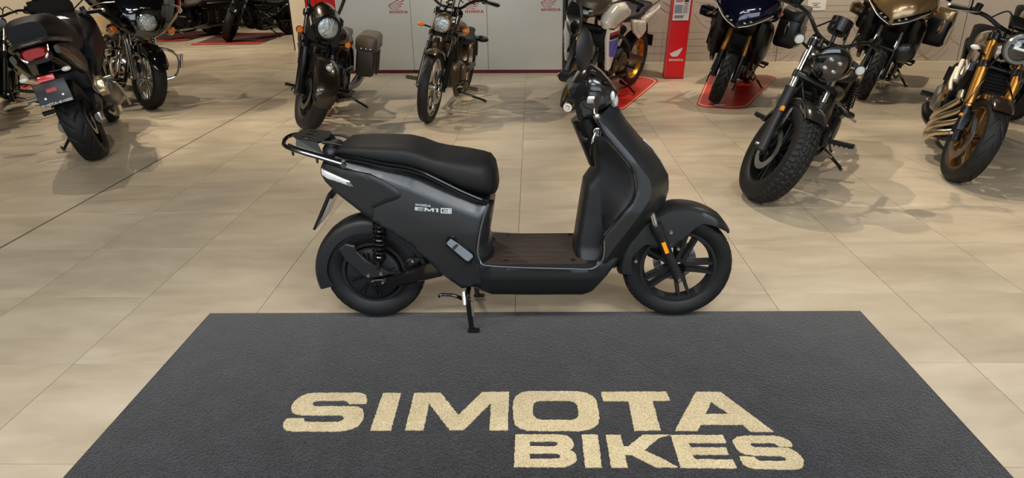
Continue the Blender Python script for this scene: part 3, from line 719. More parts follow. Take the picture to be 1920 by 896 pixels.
# --- rear number-plate carrier
a, b = S(627, 352, 0), S(599.5, 417, 0); d = (b-a); n = V((d.z, 0, -d.x)).normalized()
mb = MB()
for t0, t1, w_, off, th in ((0, 1, .088, 0, .010),):
    P = [a+d*t+V((0, w_*s_, 0))+n*o for o in (off-th/2, off+th/2) for t, s_ in ((t0, -1), (t0, 1), (t1, 1), (t1, -1))]
    mb.add(P, [(0, 1, 2, 3), (4, 5, 6, 7), (0, 1, 5, 4), (1, 2, 6, 5), (2, 3, 7, 6), (3, 0, 4, 7)])
mb.build('plate_carrier', m_blk, scoot)
mb = MB(); P = [a+d*t+V((0, .07*s_, 0))-n*o for o in (.008, .018) for t, s_ in ((.12, -1), (.12, 1), (.78, 1), (.78, -1))]
mb.add(P, [(0, 1, 2, 3), (4, 5, 6, 7), (0, 1, 5, 4), (1, 2, 6, 5), (2, 3, 7, 6), (3, 0, 4, 7)]).build('plate_bracket', m_steel, scoot)
# --- luggage rack
zr = S(534, 270, -.08).z
near = [S(648, 310, -.13), S(606, 297.5, -.125), S(560, 284, -.115), S(538, 275.5, -.10), S(532, 268.5, -.075)]
far = [V((p.x, -p.y, p.z)) for p in near]
rear_mid = V((near[-1].x-.012, 0, near[-1].z+.004))
rk = MB().tube(near+[rear_mid]+far[::-1], .0085, 10, 4).build('luggage_rack', m_gk, scoot)
inner = [S(640, 302, -.118), S(606, 292.5, -.113), S(560, 279.5, -.103), S(541, 272, -.09)]
MB().tube(inner, .0075, 8, 4).build('rack_rail', m_gk, rk); MB().tube([V((p.x, -p.y, p.z)) for p in inner], .0075, 8, 4).build('rack_rail', m_gk, rk)
pa = [S(542, 265, -.095), S(560, 249, .095), S(619, 252, .095), S(597, 276, -.095)]
x0, x1 = pa[0].x+.005, pa[3].x; z0, z1 = (pa[0].z+pa[1].z)/2+.012, (pa[2].z+pa[3].z)/2+.012
def rackm(u, v, h): return V((u, v, z0+(z1-z0)*(u-x0)/(x1-x0)+h))
Lw = x1-x0
plate_out = [(x0+.02, -.08), (x1-.002, -.095), (x1+.012, -.07), (x1+.012, .07), (x1-.002, .095), (x0+.02, .08), (x0, .05), (x0, -.05)]
holes = []
for y_ in (-.052, 0, .052):
    holes.append([(x0+.035, y_-.010), (x1-.05, y_-.013), (x1-.04, y_), (x1-.05, y_+.013), (x0+.035, y_+.010)])
MB().slab([plate_out]+holes, rackm, 0, .006).build('rack_plate', m_blk, rk)
for s_ in (-1, 1):
    q = [rackm(x0+.02, s_*.08, .004), rackm(x1-.002, s_*.095, .004), rackm(x1+.02, s_*.108, -.035), rackm(x0+.02, s_*.092, -.022)]
    MB().add([p for p in q]+[p+V((0, s_*.004, 0)) for p in q], [(0, 1, 2, 3), (4, 5, 6, 7), (0, 1, 5, 4), (1, 2, 6, 5), (2, 3, 7, 6), (3, 0, 4, 7)]).build('rack_flange', m_mk2, rk)
    for px_, py_ in ((549, 286), (594.6, 300)):
        p = S(px_, py_, -.11); MB().cyl((p.x, p.y*-s_, p.z+.02), (p.x, p.y*-s_, p.z-.012), .006, .005, 10).build('rack_bolt', m_gk, rk)
    p = S(645, 309, -.132); MB().cyl((p.x, p.y*-s_, p.z), (p.x, p.y*-s_-.012*(-s_), p.z), .011, .011, 14).build('rack_bolt', m_gk, rk)
    MB().tube([rackm(x1+.01, s_*.07, 0), rackm(x1+.05, s_*.07, .002), rackm(x1+.09, s_*.06, -.005)], .007, 8, 3).build('rack_stay', m_blk, rk)
# --- rear hugger, arm, swingarm, shock
def arch(mb, C0, a0, a1, ro, hw, skirt, n=36, th=.004):
    """U-shaped mudguard round the wheel centre C0; ro, hw, skirt may be functions of t"""
    f = lambda q, t: q(t) if callable(q) else q
    R = []
    for i in range(n+1):
        t = i/n; a = math.radians(a0+(a1-a0)*t); r, w_, s_ = f(ro, t), f(hw, t), f(skirt, t)
        sec = [(r-s_, -w_), (r-s_*.45, -w_*1.0), (r-.016, -w_*.96), (r-.004, -w_*.74), (r, -w_*.35), (r, w_*.35), (r-.004, w_*.74), (r-.016, w_*.96), (r-s_*.45, w_), (r-s_, w_)]
        sec += [(q-th*(1 if abs(y) < w_*.9 else 0), y*(1-th/w_)) for q, y in sec[::-1]]
        R.append([C0+V((q*math.cos(a), y, q*math.sin(a))) for q, y in sec])
    return mb.rings(R)
arch(MB(), RC, 196, 8, lambda t: .262-.008*abs(t-.45), .066, lambda t: float(np.interp(t, [0, .10, .3, .55, .8, 1], [.075, .06, .06, .062, .05, .03]))).build('rear_fender', m_mk2, scoot, 40)
MB().box(S(600, 490, -.0)+V((-.004, 0, 0)), (.016, .05, .045), rotm('Y', 20), .004).build('rear_reflector', mat('dark_red_lens', C(70, 8, 8), .2), scoot)
def plate(name, pts, y0, y1, m_, par=scoot, bevel=.004, label=None):
    loop = [S2(x, y, (y0+y1)/2) for x, y in pts]
    c = (sum(p[0] for p in loop)/len(loop), sum(p[1] for p in loop)/len(loop))
    mb = MB(); mb.slab([loop], lambda u, v, h: (u, h, v), y0+bevel, y1)
    k = len(loop); ins = [(p[0]+(c[0]-p[0])*min(1, bevel*1.5/max(1e-6, math.hypot(c[0]-p[0], c[1]-p[1]))), p[1]+(c[1]-p[1])*min(1, bevel*1.5/max(1e-6, math.hypot(c[0]-p[0], c[1]-p[1])))) for p in loop]
    mb.add([(p[0], y0+bevel, p[1]) for p in loop]+[(p[0], y0, p[1]) for p in ins], [(i, (i+1) % k, k+(i+1) % k, k+i) for i in range(k)])
    co, tr, inv = triangulate([ins]); mb.add([(u, y0, v) for u, v in co], tr)
    return mb.build(name, m_, par, 30, label)
r2 = .2233
def cc(pts, ox=590, oy=400, s_=r2): return [(ox+x*s_, oy+y*s_) for x, y in pts]
plate('fender_arm', cc([(205, 300), (258, 252), (335, 268), (350, 312), (440, 395), (640, 500), (600, 520), (465, 545), (415, 528), (330, 455), (250, 375)]), -.105, -.088, m_mk2)
for x, y in ((452, 522), (557, 506), (823, 398)):
    p = S(*cc([(x, y)])[0], -.106); MB().cyl(p+V((0, .01, 0)), p+V((0, -.006, 0)), .0085, .007, 10).build('bolt', m_steel, scoot)
plate('swingarm', cc([(470, 562), (520, 545), (640, 525), (760, 478), (950, 410), (1000, 395), (1100, 420), (1100, 515), (1000, 540), (740, 600), (600, 625), (485, 632), (462, 600)]), -.092, -.066, m_gk, bevel=.008)
mb = MB(); p = S(*cc([(1010, 470)])[0], -.08)
mb.box((p.x+.03, 0, p.z), (.10, .17, .05), bev=.01).build('swingarm_pivot', m_blk, scoot)
plate('axle_plate', cc([(470, 575), (500, 555), (580, 553), (600, 575), (590, 598), (520, 615), (480, 610)]), -.099, -.092, m_blk)
for x, y, r in ((505, 590, .010), (575, 575, .007)):
    p = S(*cc([(x, y)])[0], -.10); MB().cyl(p+V((0, .01, 0)), p+V((0, -.012, 0)), r, r*.9, 6).build('axle_nut', m_steel if r < .009 else m_blk, scoot)
plate('fender_bracket', cc([(770, 395), (800, 372), (900, 378), (880, 400), (800, 440)]), -.09, -.07, m_mk2)
hx, hz = S2(711, 416, -.1); lx, lz = S2(711.5, 481, -.1); bx_, bz_ = S2(709, 500, -.1)
pts = []
for i in range(8*14+1):
    t = i/(8*14); a = 2*PI*8*t
    pts.append((hx+(lx-hx)*t+.025*math.cos(a), -.1+.025*math.sin(a), hz+(lz-hz)*t))
sh = MB().tube([(hx, -.1, hz+.03), (bx_, -.1, bz_-.01)], .010, 12).cyl((lx, -.1, lz), (lx, -.1, lz-.012), .030, .026, 16).build('shock_absorber', m_gk, scoot)
MB().tube(pts, .0055, 7).build('spring', m_gk, sh)
# --- floor, rubber mat, under-floor body
FZ = .317
def fl_out(w_, x_off=0.):
    a, b = S2(912, 495, -.15)[0], S2(1131, 470, -.15)[0]
    return [(a-.01, -w_*.93), (a+.05, -w_), (b-.06, -w_), (b-.0, -w_*.9), (b, w_*.9), (b-.06, w_), (a+.05, w_), (a-.01, w_*.93)]
flr = MB().slab([fl_out(.176)], lambda u, v, h: (u, v, h), FZ-.03, FZ).build('floorboard', m_mk2, scoot)
fx0, fx1 = S2(922, 470, -.1)[0], S2(1096, 470, -.1)[0]
rm = MB().slab([[(fx0-.03, -.158), (fx0+.01, -.165), (fx1-.01, -.165), (fx1+.01, -.155), (fx1-.035, -.10), (fx1-.045, 0), (fx1-.035, .10), (fx1+.01, .155), (fx1-.01, .165), (fx0+.01, .165), (fx0-.03, .158), (fx0+.005, .10), (fx0+.008, 0), (fx0+.005, -.10)]], lambda u, v, h: (u, v, h), FZ, FZ+.006).build('rubber_mat', m_rubber, flr)
for k, y_ in enumerate((-.125, -.085, -.03, .03, .085, .125)):
    e = fx1-.10 if abs(y_) > .1 else fx1-.06
    MB().tube([(fx0+.045, y_, FZ+.006), (e-.05, y_, FZ+.006), (e, y_+(.035 if y_ < 0 else -.035)*(1 if abs(y_) > .05 else -.6), FZ+.006)], .0035, 6).build('rib', m_rubber, rm)
for x_, y_ in ((fx0+.06, -.14), (fx0+.06, .14), (fx1-.05, -.14), (fx1-.05, .14)):
    MB().lathe([(.010, .008), (.009, .010), (.004, .0105), (.0, .009)], Matrix.Translation((x_, y_, FZ)) @ Matrix.Rotation(PI/2, 4, 'X') @ Matrix.Scale(1, 4), 14).build('screw', m_blk, rm)
und = SL([(890, 499, -.17), (912, 497, -.176), (980, 499.5, -.178), (1101, 503, -.178), (1117, 499.5, -.178), (1131, 484, -.178), (1160, 488, -.15), (1152.6, 499, -.15), (1111, 548, -.14), (1094, 556.8, -.14), (980, 557, -.14), (897.7, 556, -.14), (868, 543.5, -.14), (850, 531, -.14), (868, 505, -.15)])
fz2 = S2(980, 520, -.178)[1]
def und_h(P, d):
    h = np.interp(P[:, 1], [.15, .19, .205, .255, .30, .33], [.125, .150, .157, .176, .180, .176])
    h = h-.05*np.clip((P[:, 0]-S2(1105, 520)[0])/.15, 0, 1)-.05*np.clip((S2(925, 520)[0]-P[:, 0])/.07, 0, 1)
    return h-.010*(1-rnd(d, .010))
MB().inflate(und, und_h, .011).build('underfloor_cover', m_mk, scoot, 38)
m_trimg = mat('trim_grey', C(118, 122, 128), .34, .7)
st = [S(x, y, -.181) for x, y in ((915, 385), (905, 415), (898.5, 444), (895.5, 474), (900, 490), (912, 497.5), (980, 501.5), (1060, 503.5), (1101, 504.5), (1118, 500), (1130, 486), (1133, 470), (1133, 452))]
st = [V((p.x, -.164 if i < 3 else (-.172 if i < 5 else -.183), p.z)) for i, p in enumerate(st)]
MB().tube(st, .0055, 8, 4, flat=.7).build('trim_strip', m_trimg, scoot); MB().tube([V((p.x, -p.y, p.z)) for p in st], .0055, 8, 4, flat=.7).build('trim_strip', m_trimg, scoot)
# --- battery window on the side
plate('battery_window', [(770+x*.2902, 380+y*.2902) for x, y in ((222, 250), (245, 216), (275, 213), (405, 325), (415, 350), (380, 392), (355, 385), (230, 275))], -.166, -.15, m_gk, bevel=.003)
plate('battery_badge', [(770+x*.2902, 380+y*.2902) for x, y in ((232, 260), (258, 232), (300, 258), (400, 335), (404, 350), (376, 378), (358, 372), (240, 272))], -.169, -.16, mat('badge_grey', C(170, 182, 194), .25, .7), bevel=.002)
plate('battery_label', [(770+x*.2902, 380+y*.2902) for x, y in ((266, 292), (298, 262), (312, 272), (282, 305))], -.1705, -.165, mat('badge_dark', C(60, 68, 78), .3, .5), bevel=.001)
# --- side lettering
SH = -.1615
def sp(u, v, h):   # u, v photograph coordinates of the lettering, laid on the body surface
    dy = -.158
    for _ in range(3):
        q = S(u, v, dy); dy = -float(body_h(np.array([[q.x, q.z]]), np.array([.1]))[0])-h
    q = S(u, v, dy); return q
def lett(loops, k=.0469, ox=770, oy=375):
    L = [[(ox+x*k, oy+y*k) for x, y in l] for l in loops]
    co, tr, inv = triangulate(L); return co, tr
mb = MB()
for loops in ([[(165, 270), (525, 300), (515, 325), (290, 310), (270, 335), (505, 352), (505, 378), (265, 365), (280, 395), (515, 418), (510, 440), (200, 412), (165, 400)]],
              [[(550, 300), (640, 310), (745, 400), (860, 320), (935, 325), (930, 470), (855, 468), (858, 385), (740, 465), (625, 375), (615, 450), (545, 445)]],
              [[(985, 330), (1110, 340), (1100, 490), (1025, 485), (1030, 385), (985, 375)]],
              [[(1200, 315), (1645, 330), (1635, 550), (1195, 525)], [(1245, 385), (1275, 362), (1490, 372), (1490, 435), (1300, 432), (1300, 470), (1490, 478), (1490, 500), (1270, 490), (1245, 465)], [(1560, 372), (1600, 374), (1598, 405), (1558, 403)], [(1558, 468), (1598, 470), (1596, 500), (1556, 498)]],
              [[(1300, 385), (1465, 392), (1465, 415), (1300, 410)]]):
    co, tr = lett(loops); mb.add([sp(u, v, .0012) for u, v in co], tr)
mb.build('model_lettering', m_sil, scoot, label='silver EM1 e: lettering')
hw_ = MB()
for i, ch in enumerate('HONDA'):
    loops = [[(778.8+(i*10.6+x)*.555, 385.6+(i*10.6+x)*.048-y*.40) for x, y in L] for L in GLYPH[ch]]
    co, tr, inv = triangulate(loops); hw_.add([sp(u, v, .0012) for u, v in co], tr)
hw_.build('maker_lettering', m_sil, scoot, label='silver HONDA lettering')
# --- leg shield
ins_edge = [(1121.6, 229), (1140, 262), (1178, 306), (1191, 327), (1195, 345), (1195, 359), (1186, 381), (1160, 411), (1135, 441), (1131, 455), (1130, 476), (1128, 492)]
front_edge = [(1147, 192), (1161, 203), (1175, 226), (1202, 258), (1221, 276), (1237, 299), (1251.5, 325), (1252.5, 340), (1252, 354), (1245, 378), (1234, 392), (1218, 413), (1186, 452), (1165, 486), (1152, 500)]
ls = SL([(x, y, -.19) for x, y in ins_edge]) + SL([(x, y, 0) for x, y in front_edge][::-1])
fe = SL([(x, y, 0) for x, y in front_edge]); ie = SL([(x, y, -.19) for x, y in ins_edge])
crease_px = [(1133, 236), (1150, 254), (1185, 293), (1216, 333), (1221, 350), (1217, 371), (1203, 392), (1186, 417), (1150, 464), (1129, 496)]
cr = [ie[0]]+SL([(x, y, -.17) for x, y in crease_px])+[ie[-1]]
WV = ([.24, .34, .55, .75, .9, 1.0], [.150, .176, .192, .176, .135, .10])
def ls_h(P, d):
    df = dist_poly(P, fe); dc = dist_poly(P, cr); di = dist_poly(P, ie)
    w0 = np.interp(P[:, 1], *WV)
        # points in front of the crease: fall off to the nose; behind it: flat outer face
    side = ~(np.array([inside([front_poly], x, z) for x, z in P]) | (df < 1e-4) | (dist_poly(P, [ie[0], fe[0]]) < 1e-4) | (dist_poly(P, [ie[-1], fe[-1]]) < 1e-4))
    t = np.clip(df/(df+dc+1e-6), 0, 1)
    hfront = w0*(.10+.90*(.5*t+.5*(1-(1-t)**2.2)))
    h = np.where(side | (dc < 1e-4), w0, np.minimum(hfront, w0))
    return h-.004*(1-np.clip(di/.010, 0, 1))
front_poly = cr+fe[::-1]
MB().inflate(ls, ls_h, .010, creases=[cr]).build('leg_shield', m_mk, scoot, 30)
gr = [S(x, y, 0) for x, y in ins_edge]; wv = lambda z: float(np.interp(z, [.24, .34, .55, .75, .9, 1.0], [.150, .176, .192, .176, .135, .10]))
for s_ in (-1, 1):
    g = []
    for x, y in ins_edge:
        q = S(x, y, -.185); g.append(V((q.x-.004, s_*(wv(q.z)-.006), q.z)))
    MB().tube(g, .006, 7, 3).build('shield_groove', m_gk, scoot)
# --- inner leg shield with centre spine
spine_l = [(1111, 279), (1117, 316), (1112, 331), (1097.5, 351), (1090, 395), (1083, 440), (1079, 468), (1080, 488)]
inner = SL([(x, y, -.09) for x, y in spine_l][::-1]) + SL([(1116, 250, -.08)]) + SL([(x+3, y, -.18) for x, y in ins_edge[1:]]) + SL([(1100, 496, -.14)])
sl_ = SL([(x, y, -.09) for x, y in spine_l])
spr = SL([(x, y, -.10) for x, y in ((1119, 300), (1121, 336), (1126, 390), (1131.5, 440))])
def in_h(P, d):
    dl = dist_poly(P, sl_); dsp = dist_poly(P, spr); di = dist_poly(P, ie)
    up = np.interp(P[:, 1], [.3, .36, .5, .66, .8, .95], [.135, .105, .098, .098, .085, .075])
    wd = np.interp(P[:, 1], WV[0], [v-.008 for v in WV[1]])
    sz = [q_[1] for q_ in spx][::-1]; sx = [q_[0] for q_ in spx][::-1]
    right = P[:, 0] > np.interp(P[:, 1], sz, sx)-1e-5
    t = np.clip(dsp/(dsp+di+1e-6), 0, 1)
    h = np.where(right, up+(wd-up)*t**1.3, up)
    return np.minimum(h, wd-.010)*(.62+.38*rnd(dl, .028))
spx = SL([(1113, 236, -.10), (1119, 300, -.10), (1121, 336, -.10), (1126, 390, -.10), (1131.5, 440, -.10), (1140, 500, -.10)])
MB().inflate(inner, in_h, .010, creases=[spr]).build('inner_shield', m_mk2, scoot, 48)
# --- steering column, key switch, hook
c0, c1 = S(1097, 215, 0), S(1128, 300, 0)
MB().tube([c0, c0.lerp(c1, .5), c1], [.062, .058, .055], 16).build('steering_column', m_blk, scoot)
kp = S(1120, 247, -.085)
ky = MB().cyl(kp+V((.01, .03, .0)), kp, .016, .016, 16).cyl(kp, kp+V((-.004, -.008, .001)), .013, .012, 16).build('ignition_switch', m_chrome, scoot)
MB().tube([S(1117, 250, -.09), S(1112, 262, -.098), S(1110.5, 270, -.10)], .006, 8, 3).build('key', m_steel, ky)
MB().tube([S(1112, 266, -.10), S(1108.5, 280, -.10), S(1107.5, 292, -.10)], [.007, .009, .007], 8, 3, flat=.5).build('key_fob', m_blk, ky)
MB().tube([S(1101, 262, -.07), S(1093, 259, -.07), S(1088.5, 252, -.07), S(1087.5, 246, -.07)], [.010, .008, .006, .005], 8, 3).build('bag_hook', m_blk, scoot)
# --- handlebar cowl
hb = []
for x, yt, yb, w_ in ((1066, 160, 176, .03), (1072, 152, 196, .075), (1082, 136, 219, .10), (1095, 122, 228, .115), (1110, 121, 221, .12), (1125, 129, 211, .115), (1138, 142, 203, .10), (1150, 156, 192, .07), (1159, 167, 176, .025)):
    a, b = S(x, yt, 0), S(x, yb, -.06); z = (a.z+b.z)/2; hb.append((a.x, z, w_, a.z-z, z-b.z, 2.6))
hbo = MB().hull(hb, 32).build('handlebar_cover', mat('smoked_gloss', C(30, 26, 23), .22, .1, .4), scoot, 50)
lc = SL([(x, y, -.12) for x, y in ((1067, 170), (1075, 162), (1087, 158), (1128, 165), (1139, 173), (1146, 182), (1146, 191), (1139, 201), (1119, 214), (1117, 223), (1086, 231), (1079, 208), (1070, 190))])
MB().inflate(lc, lambda P, d: .098+.032*np.clip(d/.022, 0, 1), .008).build('lower_cowl', m_mk, scoot, 24)
plate('cowl_recess', [(1099, 170), (1124, 171), (1128, 180), (1122, 196), (1108, 206), (1094, 200), (1090, 185)], -.1325, -.12, m_gk, scoot, .002)
for s_ in (-1, 1):
    f = lambda p: V((p.x, p.y*-s_, p.z))
    g0, g1 = f(S(1092, 171, -.15)), f(S(1066.5, 199, -.325)); ax = (g1-g0).normalized()
    hbar = MB().cyl(g0-ax*.05, g1, .012, .012, 12).build('handlebar', m_blk, scoot)
    gm = MB().cyl(g0+ax*.03, g1-ax*.012, .021, .0195, 18)
    for t in np.linspace(.04, .16, 7): gm.cyl(g0+ax*(t), g0+ax*(t+.006), .0235, .0235, 18)
    gm.build('grip', m_rubber if False else m_blk, hbar)
    MB().cyl(g0+ax*.018, g0+ax*.032, .032, .031, 20).build('grip_flange', m_blk, hbar)
    MB().cyl(g1-ax*.012, g1+ax*.016, .0185, .016, 18).cyl(g1+ax*.016, g1+ax*.02, .008, .006, 10).build('bar_end', m_chrome, hbar)
    lv = MB().tube([f(S(1112, 180, -.13)), f(S(1117, 182, -.17)), f(S(1118, 196, -.22)), f(S(1116.5, 209, -.27)), f(S(1118, 217.5, -.30))], [.010, .013, .010, .008, .008], 10, 4, flat=.6)
    q = f(S(1119, 218, -.303)); lv.ell(q, (.013, .013, .013)).build('brake_lever', m_steel, hbar)
    q = f(S(1108, 185, -.155)); MB().box(q, (.035, .05, .03), bev=.006).build('switch_block', m_steel, hbar)
    # mirrors
    mc = f(S(1092, 94, -.285)) if s_ < 0 else f(S(1074.5, 34, .285)) * 1.0
    if s_ > 0: mc = S(1074.5, 34, .285)
    base = f(S(1099, 152, -.16)); sb = MB()
    sb.tube([base+V((0, 0, -.03)), base, base.lerp(mc, .35)+V((.012, 0, 0)), mc+V((.012, -.02*s_, -.03))], [.006, .006, .0055, .005], 8, 4)
    stem = sb.cyl(base+V((0, 0, -.02)), base+V((0, 0, .012)), .011, .010, 12).build('mirror_stem', m_blk, scoot)
    nrm = V((-.91, -s_*.41, .05)).normalized(); z_ = V((0, 0, 1)); uu = z_.cross(nrm).normalized(); vv = nrm.cross(uu)
    ol = [(-.066, .004), (-.054, .040), (-.02, .070), (.018, .076), (.050, .050), (.066, .012), (.058, -.030), (.026, -.066), (-.012, -.072), (-.048, -.046)]
    ol = [(q.x, q.y) for q in catmull([(a, b, 0) for a, b in ol], 4, True)]
    back = []
    for k, dd in ((1.0, 0.0), (1.0, -.006), (.86, -.018), (.5, -.028), (.05, -.032)):
        back.append([mc+uu*(a*k)+vv*(b*k)+nrm*dd for a, b in ol])
    sh_ = MB().rings(back).build('mirror', m_mk2, scoot)
    co, tr, inv = triangulate([[(a*.92, b*.92) for a, b in ol]])
    MB().add([mc+uu*a+vv*b+nrm*.001 for a, b in co], tr).build('mirror_glass', m_mirror, sh_)
MB().ell(S(1148.5, 180, -.10), (.010, .012, .020)).build('front_turn_signal', m_lens, scoot); MB().ell(V((S(1148.5, 180, -.10).x, .10, S(1148.5, 180, -.10).z)), (.010, .012, .020)).build('front_turn_signal', m_lens, scoot)
q = S(1160, 168, 0); MB().ell((q.x-.02, 0, q.z-.04), (.02, .06, .03)).build('headlight', m_lens, scoot)
plate('cowl_inset', [(1030+x*.2343, 50+y*.2343) for x, y in ((425, 432), (455, 425), (478, 452), (455, 458), (432, 450))], -.115, -.09, m_gk, hbo, .002)
plate('cowl_inset', [(1030+x*.2343, 50+y*.2343) for x, y in ((320, 372), (345, 345), (372, 360), (372, 385))], -.115, -.09, m_gk, hbo, .002)
# --- front emblem
fe3 = [S(x, y, 0) for x, y in ((1206, 262), (1221, 275), (1237, 298), (1250, 322))]
R = []
for p in catmull(fe3, 5):
    k = (p-fe3[0]).length/(fe3[-1]-fe3[0]).length; w_ = .008+.026*math.sin(PI*min(1, max(0, k))*.9)
    R.append([p+V((.003, w_*c, .002))+V((-.022*c*c, 0, -.012*c*c)) for c in (-1, -.6, 0, .6, 1)]+[p+V((-.012, w_*c, -.004))+V((-.022*c*c, 0, -.012*c*c)) for c in (1, .6, 0, -.6, -1)])
MB().rings(R).build('front_emblem', mat('white_emblem', C(196, 190, 178), .3, .4), scoot)
# --- fork, front fender, caliper
for s_ in (-1, 1):
    f = lambda p: V((p.x, p.y*-s_, p.z))
    a, b, c = f(S(1221, 398, -.088)), f(S(1228, 421, -.088)), f(S(1272, 520.4, -.092))
    fk = MB().tube([b, b.lerp(c, .16), b.lerp(c, .2), c], [.027, .027, .022, .021, .0215], 18).ell(c, (.022, .022, .022)).build('fork_leg', m_mk2, scoot)
    MB().cyl(a, b, .015, .015, 16).build('fork_tube', m_chrome, fk)
    MB().cyl(c+V((0, -.02*-s_*-1, 0)), c+V((0, s_*.028, 0)), .009, .008, 10).build('axle_bolt', m_steel, fk)
    if s_ < 0:
        e0, e1 = S(1243.5, 455, -.112), S(1251.5, 475, -.112); dd = (e1-e0); nn = V((dd.z, 0, -dd.x)).normalized()*.014
        MB().rings([[e0+nn+V((0, .012, 0)), e0+nn*.5, e0-nn*.5, e0-nn+V((0, .012, 0))], [e1+nn+V((0, .012, 0)), e1+nn*.5, e1-nn*.5, e1-nn+V((0, .012, 0))]]).build('reflector', m_refl, fk)
arch(MB(), FC, 38, 184, lambda t: float(np.interp(t, [0, .12, .4, .55, .75, 1], [.268, .283, .290, .280, .268, .262])), lambda t: float(np.interp(t, [0, .1, .5, 1], [.03, .068, .072, .064])),
     lambda t: float(np.interp(t, [0, .1, .22, .3, .36, .6, .7, .85, 1], [.012, .035, .055, .115, .145, .150, .075, .05, .06])), 48).build('front_fender', m_mk, scoot, 40)
for x, y in ((1258, 435.4), (1271.5, 466), (1192, 489)):
    p = S(x, y, -.074); MB().cyl(p+V((0, .012, 0)), p+V((0, -.008, 0)), .0085, .007, 10).build('bolt', m_steel, scoot)
p = FC+V((-.085, .05, .045)); MB().box(p, (.06, .04, .07), rotm('Y', 25), .01).build('brake_caliper', m_blk, scoot)
# --- centre stand
a, b = S(876, 553, -.15), S(885, 621, -.165); b.z = .008
cs = MB().tube([a, a.lerp(b, .5), b], [.013, .012, .012], 10).tube([V((a.x, -a.y, a.z)), V((b.x, -b.y, b.z))], [.013, .012], 10).cyl((a.x, -.15, a.z), (a.x, .15, a.z), .012, .012, 10)
cs = cs.build('centre_stand', m_gk, scoot)
pts = []
p0, p1 = S(869, 545, -.16), S(871.5, 570, -.16)
for i in range(85): t = i/84; pts.append(p0.lerp(p1, t)+V((.007*math.cos(t*2*PI*12), .007*math.sin(t*2*PI*12), 0)))
MB().tube(pts, .0022, 6).build('spring', m_steel, cs)
MB().tube([S(869, 561, -.12), S(852, 554, -.13), S(838, 552.5, -.135), S(826, 552.5, -.14), S(823, 557, -.14)], [.008, .008, .007, .007, .005], 8, 4).build('stand_lever', m_gk, cs)
MB().tube([S(884, 565, -.17), S(887, 592, -.178)], .006, 8).build('stand_link', m_steel, cs)
MB().box((b.x+.008, b.y, .006), (.05, .026, .012), bev=.004).build('stand_foot', m_blk, cs); MB().box((b.x+.008, -b.y, .006), (.05, .026, .012), bev=.004).build('stand_foot', m_blk, cs)

# ------------------------------------------------------------------ motorcycles: shared builder
def axis_m(p, d, up=(0, 0, 1)):
    """matrix whose local Y axis points along d"""
    y = V(d).normalized(); x = y.cross(V(up)); x = x.normalized() if x.length > 1e-5 else y.orthogonal().normalized(); z = x.cross(y)
    M = Matrix.Identity(4)
    for i in range(3): M[i][0], M[i][1], M[i][2], M[i][3] = x[i], y[i], z[i], p[i]
    return M
m_alu = mat('cast_aluminium', C(150, 147, 140), .38, .9, bump=(120, .1, .001))
m_eng = mat('black_engine_paint', C(26, 26, 27), .42, .35, bump=(150, .12, .001))
m_gold = mat('gold_anodised', C(190, 134, 62), .32, .85)
m_goldrim = mat('gold_rim', C(190, 140, 52), .3, .85)
m_bronzerim = mat('bronze_rim', C(132, 98, 58), .36, .8)
m_leather = mat('brown_black_leather', C(58, 48, 40), .45, bump=(60, .5, .003))
m_redlens = mat('red_lens', C(170, 10, 18), .2, 0, .5, bump=(120, .5, .002))
m_ledw = mat('led_white', C(240, 240, 235), .25, .1)
m_dglass = mat('dark_glass', C(10, 11, 13), .04, 0, 1)
m_headlens = mat('headlamp_lens', C(214, 220, 222), .10, .55, .8, bump=(55, .9, .012), var=(38, C(150, 158, 164)))
m_satin = mat('satin_black', C(11, 11, 12), .32, .1, spec=.42)
m_mesh = mat('radiator_mesh', C(30, 30, 31), .5, .4, bump=(260, 1., .004))

